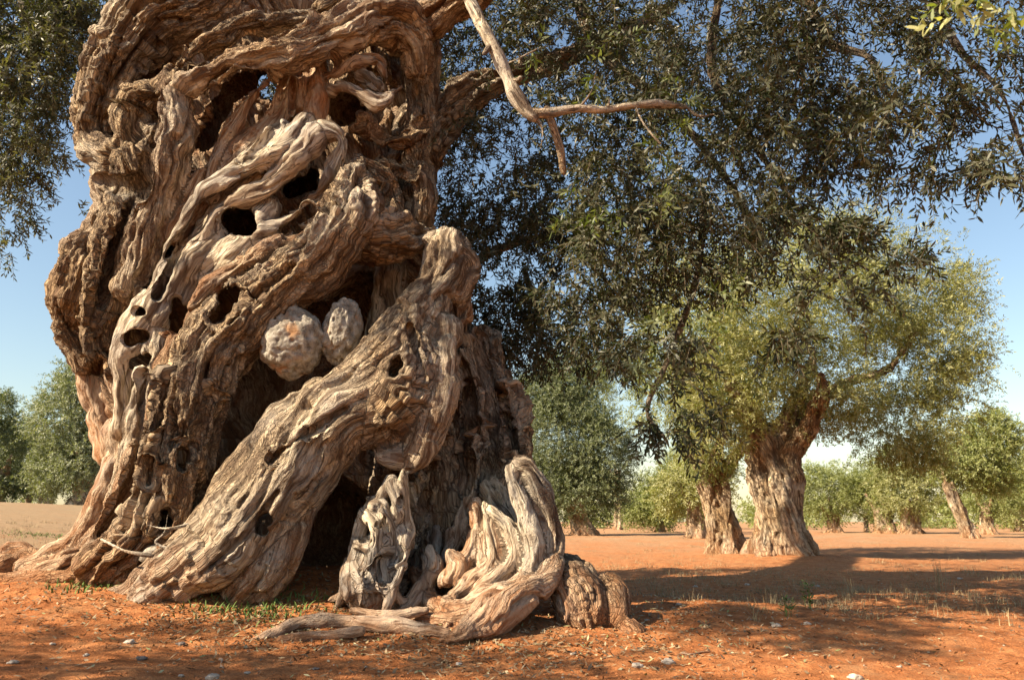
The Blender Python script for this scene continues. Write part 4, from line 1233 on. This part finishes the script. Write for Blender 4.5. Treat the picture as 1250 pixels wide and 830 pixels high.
far = [
    (1205, 47, 'pale thin trunked tree at the far right edge of the grove', [(1215, 600, 34, 26, 0, 1.6, 230), (1240, 570, 26, 30, 0.5, 1.6, 180)], LEAF_BG2, 1.6, 0.40),
    (1112, 50, 'olive with broad pale forked trunk in the far row below the dark overhanging crown', [(1105, 600, 36, 28, 0, 1.8, 240), (1130, 585, 24, 24, 0.5, 1.4, 130)], LEAF_BG, 1.5, 0.62),
    (1080, 52, 'olive with stout round red-brown trunk in the far row', [(1075, 600, 30, 30, 0, 1.8, 230), (1085, 570, 24, 20, 0, 1.3, 110)], LEAF_BG2, 1.5, 0.62),
    (1018, 54, 'olive with short pale stump-like trunk in the far row right of the fat twisted tree', [(1010, 600, 34, 28, 0, 1.8, 240), (1035, 590, 24, 28, 0.6, 1.4, 130), (985, 595, 20, 26, 0, 1.2, 100)], LEAF_BG2, 1.2, 0.48),
    (1057, 58, 'thin stemmed olive between stouter trunks in the far row', [(1052, 606, 22, 26, 0, 1.5, 150)], LEAF_BG, 1.2, 0.2),
    (1245, 60, 'bushy olive cut by the right edge of the picture', [(1245, 615, 22, 24, 0, 1.5, 150), (1265, 590, 26, 34, 0, 1.5, 160)], LEAF_BG, 1.2, 0.4),
    (850, 36, 'olive with low dark trunk half hidden behind the pale two-legged one', [(838, 600, 34, 28, 0, 1.4, 220), (865, 590, 24, 30, 0, 1.2, 140)], LEAF_BG, 1.5, 0.45),
    (806, 55, 'sunlit yellow-green olive in the gap of the far row', [(806, 608, 32, 26, 0, 1.6, 240), (784, 622, 20, 16, 0, 1.2, 100), (835, 578, 26, 28, 0, 1.5, 150)], LEAF_BG2, 1.4, 0.35),
    (755, 72, 'tall pale yellow-green tree rising behind the dense dark olive', [(722, 470, 24, 30, 0, 2.0, 150), (745, 455, 18, 16, 0, 1.5, 60), (690, 450, 36, 22, 2, 2, 120)], LEAF_BG2, 5.0, 0.4),
    (100, 40, 'tall bright green olive close to the left flank of the great trunk', [(100, 560, 40, 34, 0, 1.8, 300), (85, 510, 38, 40, 0, 1.8, 300), (110, 470, 34, 34, 0, 1.6, 220), (70, 575, 28, 26, 0, 1.4, 170), (120, 520, 34, 60, 0.5, 1.8, 260)], LEAF_HAZY, 2.0, 0.7),
    (30, 46, 'greyish olive with thin stem, second tree from the left edge', [(30, 560, 24, 30, 0, 1.6, 230), (38, 535, 18, 18, 0, 1.2, 100), (48, 580, 18, 20, 0, 1.2, 100)], LEAF_HAZY, 1.8, 0.22),
    (-8, 42, 'dark olive cut by the left edge of the picture', [(-5, 550, 22, 45, 0, 1.6, 260), (-2, 505, 16, 24, 0, 1.2, 110), (10, 590, 14, 16, 0, 1.0, 80)], LEAF_BG3, 1.8, 0.4),
    (52, 52, 'small olive with splayed dark trunk low between two taller ones at far left', [(55, 585, 20, 16, 0, 1.2, 110)], LEAF_BG3, 1.0, 0.5),
]
for i, (px, Y, lab, cr, mt, h, r) in enumerate(far):
    bg_tree(px, Y, lab, h, r, cr, mt, 40 + i, 0.07, L40 if Y < 55 else L60, holes=False, flare=1.9, forks=3)


# distant wood closing the view, which reads as one mass
def treeline():
    r = np.random.default_rng(5)
    ps, ds = [], []
    for i in range(48):
        a = r.uniform(-0.80, 0.85)
        Y = r.uniform(75, 120)
        x = a * Y
        if -0.12 < a < -0.5:
            continue
        hgt = r.uniform(2.2, 5.0)
        z = gz1(x, Y)
        p, d = blob((x, Y, z + hgt * 0.5), (r.uniform(2.5, 5), 2.5, hgt * 0.55), 150, 4000 + i, shell=0.2, hang=-0.2)
        ps.append(p)
        ds.append(d)
    o = leaves_mesh('treeline', np.concatenate(ps), np.concatenate(ds), 7, 0.9, 0.42, 0.16, LEAF_BG2, None, seed=6, droop=0.1, hexa=False, stems=False)
    tag(o, 'distant line of olive trees closing the grove', 'trees', kind='stuff')


treeline()

# ------------------------------------------------------------------ small things on the soil
PALE = simple_mat('pale_limestone', (0.28, 0.22, 0.17), (0.50, 0.43, 0.36), 25, bump=0.01)
DARKST = simple_mat('grey_stone', (0.10, 0.08, 0.07), (0.24, 0.20, 0.18), 30, bump=0.01)
for i, (px, py, s, mt, lab) in enumerate([
        (158, 786, 8, PALE, 'pale stone on the red soil straight in front of the front limb foot'),
        (15, 810, 8, PALE, 'pale stone nearest the bottom left corner of the picture'),
        (64, 788, 5, PALE, 'small pale stone between the corner stone and the one below the limb foot'),
        (105, 800, 5, PALE, 'small pale stone second from the bottom left corner stone'),
        (221, 788, 7, DARKST, 'dark stone just right of the pale stone below the limb foot'),
        (172, 806, 8, DARKST, 'dark stone just below the pale stone in front of the limb foot'),
        (260, 828, 11, PALE, 'pale stone cut by the bottom edge below the front limb'),
        (221, 825, 5, PALE, 'tiny pale stone left of the one cut by the bottom edge'),
        (815, 810, 11, PALE, 'larger of two pale stones lying together right of the low roots'),
        (778, 815, 9, PALE, 'smaller of two pale stones lying together right of the low roots'),
        (1045, 829, 12, PALE, 'pale stone cut by the bottom edge on the sunlit soil at right'),
        (985, 763, 6, PALE, 'pale stone below the leafy green seedling'),
        (948, 765, 7, PALE, 'pale stone below the fanned dry weed'),
        (912, 714, 4, PALE, 'small pale stone in the shadow strip in front of the pair of trunks'),
        (849, 716, 4, PALE, 'small pale stone in the shadow strip below the pale two-legged tree'),
        (828, 738, 5, PALE, 'small pale stone in the shadow right of the rounded root'),
        (998, 716, 4, PALE, 'small pale stone just behind the leafy green seedling'),
        (1098, 815, 4, PALE, 'tiny pale stone on sunlit soil at lower right'),
        (1172, 707, 4, PALE, 'small pale stone behind the tall wispy dry weed'),
        (790, 757, 4, PALE, 'tiny pale stone close beside the rounded root'),
        (700, 800, 5, PALE, 'small pale stone below the curled root wing'),
        (302, 822, 5, PALE, 'tiny pale stone below the thin twig on the bare soil'),
        (385, 818, 5, DARKST, 'small dark stone below the long low root'),
        (560, 812, 5, PALE, 'small pale stone below the toe of the curled root')]):
    g = ground_hit(px, py)
    kk = P(px, py, g[1])[1]
    o = rock('stone', (g[0], g[1], gz1(g[0], g[1]) + s * kk * 0.12), (s * kk * 0.75, s * kk * 0.6, s * kk * 0.36), 3, 0.9, seed=30 + i, mat=mt)
    tag(o, lab, 'stone', 'loose stones on the soil')


def scatter(name, n, fn, V0, F0, mat, smin, smax, seed, label, cat, flat=0.6, wob=0.3):
    r = np.random.default_rng(seed)
    x, y = fn(r, n)
    z = gz(x, y)
    n = len(x)
    s = r.uniform(smin, smax, n) * (r.uniform(0.5, 1, n))
    a = r.uniform(0, 6.28, n)
    V = np.repeat(V0[None], n, 0) * (1 + wob * r.normal(size=(n, len(V0), 1)) * 0.4)
    V = V * s[:, None, None] * np.array([1, 0.8, flat])
    ca, sa = np.cos(a)[:, None], np.sin(a)[:, None]
    V = np.stack([V[..., 0] * ca - V[..., 1] * sa, V[..., 0] * sa + V[..., 1] * ca, V[..., 2]], -1)
    V += np.stack([x, y, z + s * 0.1], 1)[:, None, :]
    F = (F0[None] + (np.arange(n) * len(V0))[:, None, None]).reshape(-1, F0.shape[1])
    o = finish(name, np_mesh(name, V.reshape(-1, 3), F), mat, None, smooth=False)
    tag(o, label, cat, kind='stuff')
    return o


def uni(x0, x1, y0, y1, pw=1.0):
    def f(r, n):
        y = y0 + (y1 - y0) * r.uniform(0, 1, n) ** pw
        x = r.uniform(x0, x1, n) * np.maximum(1, y / 6)
        return x, y
    return f


V2, F2 = ico(1)
scatter('clods', 14000, uni(-5, 5, 3.2, 16, 1.5), V2, F2, simple_mat('soil_clod', (0.24, 0.085, 0.03), (0.46, 0.18, 0.07), 12), 0.003, 0.013, 71, 'crumbs of red soil', 'soil')
scatter('gravel', 900, uni(-5, 5, 3.2, 18, 1.3), V2, F2, simple_mat('gravel_stone', (0.22, 0.16, 0.12), (0.5, 0.42, 0.34), 30), 0.004, 0.013, 72, 'scattered grit and tiny stones', 'gravel')


def litter():
    """fallen leaves and bits of wood"""
    r = np.random.default_rng(81)
    xs, ys = [], []
    for (cx, cy, sx, sy, n) in ((-1.3, 5.35, 0.9, 0.35, 3600), (0.2, 4.75, 0.7, 0.35, 1600), (-1.6, 6.2, 0.8, 0.4, 1200), (0, 5, 3.5, 1.6, 2600), (2.5, 8, 2.5, 2.5, 4200), (1.0, 5.6, 0.6, 0.5, 900), (-3.3, 5.9, 0.7, 0.4, 500)):
        xs.append(r.normal(cx, sx, n))
        ys.append(r.normal(cy, sy, n))
    x, y = np.concatenate(xs), np.concatenate(ys)
    m = y > 3
    x, y = x[m], y[m]
    n = len(x)
    z = gz(x, y) + r.uniform(0.004, 0.014, n)
    a = r.uniform(0, 6.28, n)
    tl = r.normal(0, 0.35, n)
    d = np.stack([np.cos(a), np.sin(a), tl], 1)
    w = np.stack([-np.sin(a), np.cos(a), r.normal(0, 0.4, n)], 1)
    L = (r.uniform(0.02, 0.055, n))[:, None]
    W = (r.uniform(0.003, 0.008, n))[:, None]
    c = np.stack([x, y, z], 1)
    V = np.stack([c - d * L / 2, c + w * W, c + d * L / 2, c - w * W], 1)
    me = np_mesh('leaf_litter', V.reshape(-1, 3), np.arange(4 * n).reshape(n, 4))
    at = me.attributes.new('v', 'FLOAT', 'FACE')
    at.data.foreach_set('value', r.uniform(0, 1, n).astype(np.float32))
    m, t, b = new_mat('dead_leaf')
    v = N(t, 'ShaderNodeAttribute', attribute_name='v').outputs['Fac']
    t.links.new(ramp(t, v, [(0.0, (0.06, 0.04, 0.025)), (0.5, (0.24, 0.15, 0.075)), (0.85, (0.42, 0.33, 0.2)), (1.0, (0.2, 0.22, 0.08))]), b.inputs['Base Color'])
    b.inputs['Roughness'].default_value = 0.7
    o = finish('leaf_litter', me, m, None, smooth=False)
    tag(o, 'fallen dry olive leaves on the soil round the roots', 'leaf litter', kind='stuff')


litter()

DRY = simple_mat('dry_grass', (0.20, 0.145, 0.08), (0.42, 0.33, 0.19), 40, bump=0.0)
GREEN = simple_mat('green_weed', (0.07, 0.11, 0.03), (0.16, 0.22, 0.06), 40, bump=0.0)


def blades(x, y, z, h, lean, wdt, r):
    """curved three-segment blades"""
    n = len(x)
    a = r.uniform(0, 6.28, n)
    dx, dy = np.cos(a) * lean, np.sin(a) * lean
    wx, wy = -np.sin(a) * wdt, np.cos(a) * wdt
    rows = []
    for u, ww in ((0, 1), (0.4, 0.8), (0.75, 0.5), (1, 0.08)):
        cx, cy, cz = x + dx * h * u ** 1.8, y + dy * h * u ** 1.8, z + h * u * (1 - 0.25 * lean * u)
        rows += [np.stack([cx - wx * ww, cy - wy * ww, cz], 1), np.stack([cx + wx * ww, cy + wy * ww, cz], 1)]
    V = np.stack(rows, 1)
    F0 = np.array([[0, 1, 3, 2], [2, 3, 5, 4], [4, 5, 7, 6]])
    F = (F0[None] + (np.arange(n) * 8)[:, None, None]).reshape(-1, 4)
    return V.reshape(-1, 3), F


def field_grass():
    r = np.random.default_rng(91)
    x, y = [], []
    for (cx, cy, sx, sy, n) in ((4.5, 10, 3.5, 2.5, 5200), (3.6, 8.0, 2.2, 1.2, 2600), (8, 22, 6, 7, 4500), (-7.5, 14, 2.2, 5, 6000), (-5.0, 8.3, 0.7, 0.8, 1500), (3.2, 7.4, 1.4, 0.8, 700), (2.0, 12, 1.6, 3, 900), (1.5, 30, 4, 8, 1500)):
        k = max(1, n // 26)
        gx, gy = r.normal(cx, sx, k), r.normal(cy, sy, k)
        pk = r.integers(0, k, n)
        x.append(gx[pk] + r.normal(0, 0.07, n))
        y.append(gy[pk] + r.normal(0, 0.07, n))
    x, y = np.concatenate(x), np.concatenate(y)
    m = (y > 5.4)
    x, y = x[m], y[m]
    V, F = blades(x, y, gz(x, y), r.uniform(0.03, 0.11, len(x)) * r.uniform(0.6, 1.3, len(x)), r.uniform(0.2, 1.3, len(x)), 0.0020, r)
    o = finish('dry_grass', np_mesh('dry_grass', V, F), DRY)
    tag(o, 'thin dry grass standing over the field', 'grass', kind='stuff')


field_grass()


def green_cover():
    r = np.random.default_rng(95)
    x, y = [], []
    for (px, py, s, n) in ((120, 715, 0.16, 260), (340, 742, 0.22, 240), (300, 750, 0.15, 120), (240, 745, 0.1, 40), (60, 655, 0.5, 300)):
        g = ground_hit(px, py)
        x.append(r.normal(g[0], s, n))
        y.append(r.normal(g[1], s * 0.8, n))
    x, y = np.concatenate(x), np.concatenate(y)
    V, F = blades(x, y, gz(x, y), r.uniform(0.02, 0.07, len(x)), r.uniform(0.4, 1.4, len(x)), 0.006, r)
    o = finish('ground_cover', np_mesh('ground_cover', V, F), GREEN)
    tag(o, 'low green weeds creeping at the foot of the trunk', 'weeds', kind='stuff')


green_cover()


def weed(px, py, hpx, n, mat, label, seed, leafy=False, spread=0.5):
    g = ground_hit(px, py)
    kk = P(px, py, g[1])[1]
    H = hpx * kk
    r = np.random.default_rng(seed)
    x0, y0, z0 = g[0], g[1], gz1(g[0], g[1])
    e = empty('green_weed' if leafy else 'dry_weed', (x0, y0, z0 - 0.01))
    tag(e, label, 'weed')
    x, y = r.normal(0, 0.02, n), r.normal(0, 0.02, n)
    V, F = blades(x, y, 0 * x, H * r.uniform(0.5, 1, n), r.uniform(0.0, spread, n), 0.0035, r)
    finish('stem', np_mesh('stem', V, F), mat, e)
    if leafy:
        m = 60
        u = r.uniform(0.2, 1, m)
        a = r.uniform(0, 6.28, m)
        c = np.stack([0.03 * np.cos(a), 0.03 * np.sin(a), H * u], 1)
        d = np.stack([np.cos(a), np.sin(a), r.uniform(0.1, 0.6, m)], 1)
        wv = np.stack([-np.sin(a), np.cos(a), 0 * a], 1)
        L = (0.055 * (1.2 - u * 0.6))[:, None]
        V = np.stack([c, c + d * L * 0.5 + wv * L * 0.2, c + d * L, c + d * L * 0.5 - wv * L * 0.2], 1)
        finish('foliage', np_mesh('foliage', V.reshape(-1, 3), np.arange(4 * m).reshape(m, 4)), mat, e, smooth=False)


weed(988, 743, 34, 4, GREEN, 'small leafy green seedling upright in the shaded strip of the clearing', 1, True, 0.15)
weed(922, 757, 30, 12, DRY, 'pale dry weed fanning out at the edge of the shadow, left of the green seedling', 2, False, 0.9)
weed(1148, 722, 48, 16, DRY, 'tall wispy dry weed standing at the right of the clearing', 3, False, 0.3)
weed(1040, 728, 36, 7, DRY, 'thin dry stalks just right of the green seedling', 4, False, 0.5)
weed(962, 752, 24, 6, GREEN, 'low green sprig between the pale dry weed and the leafy seedling', 5, True, 0.3)
weed(1230, 765, 26, 6, DRY, 'short dry stalk near the right edge of the clearing', 6, False, 0.3)
weed(545, 748, 18, 6, GREEN, 'small green sprout in front of the curled root', 7, True, 0.6)


# dry twigs caught at the left foot of the trunk
def twig(pts, label):
    o = tube_branch('dry_twig', pts, None, rough=0.0, vox=0.0035)
    tag(o, label, 'twig')


twig([(124, 658, 5.75, 1.2), (150, 671, 5.7, 1.5), (170, 676, 5.7, 1.5), (186, 678, 5.72, 1.3)], 'pale bent twig reaching left from the stone between the trunk feet')
twig([(180, 641, 5.7, 1.2), (200, 645, 5.65, 1.5), (218, 643, 5.65, 1.5), (235, 638, 5.7, 1.2)], 'pale curved twig arching over the gap between the trunk feet')
twig([(205, 628, 5.75, 1), (200, 650, 5.7, 1.2), (190, 662, 5.7, 1.2), (212, 672, 5.7, 1)], 'thin crooked twig crossing upright in the gap between the trunk feet')
for i, (px, py, L, a, lab) in enumerate([(270, 812, 0.22, 2.0, 'thin pale twig lying on the bare soil in front of the long low root'),
                                    (500, 798, 0.16, 0.4, 'short twig lying on the soil below the curled root'),
                                    (850, 800, 0.18, 0.2, 'short twig lying on the sunlit soil right of the roots')]):
    g = ground_hit(px, py)
    q = []
    for u in np.linspace(-0.5, 0.5, 4):
        x, y = g[0] + math.cos(a) * L * u, g[1] + math.sin(a) * L * u + 0.02 * math.sin(u * 7)
        q.append((x, y, gz1(x, y) + 0.008, 0.004))
    o = tube_branch('dry_twig', q, None, rough=0.0, vox=0.0035, world=True)
    tag(o, lab, 'twig')
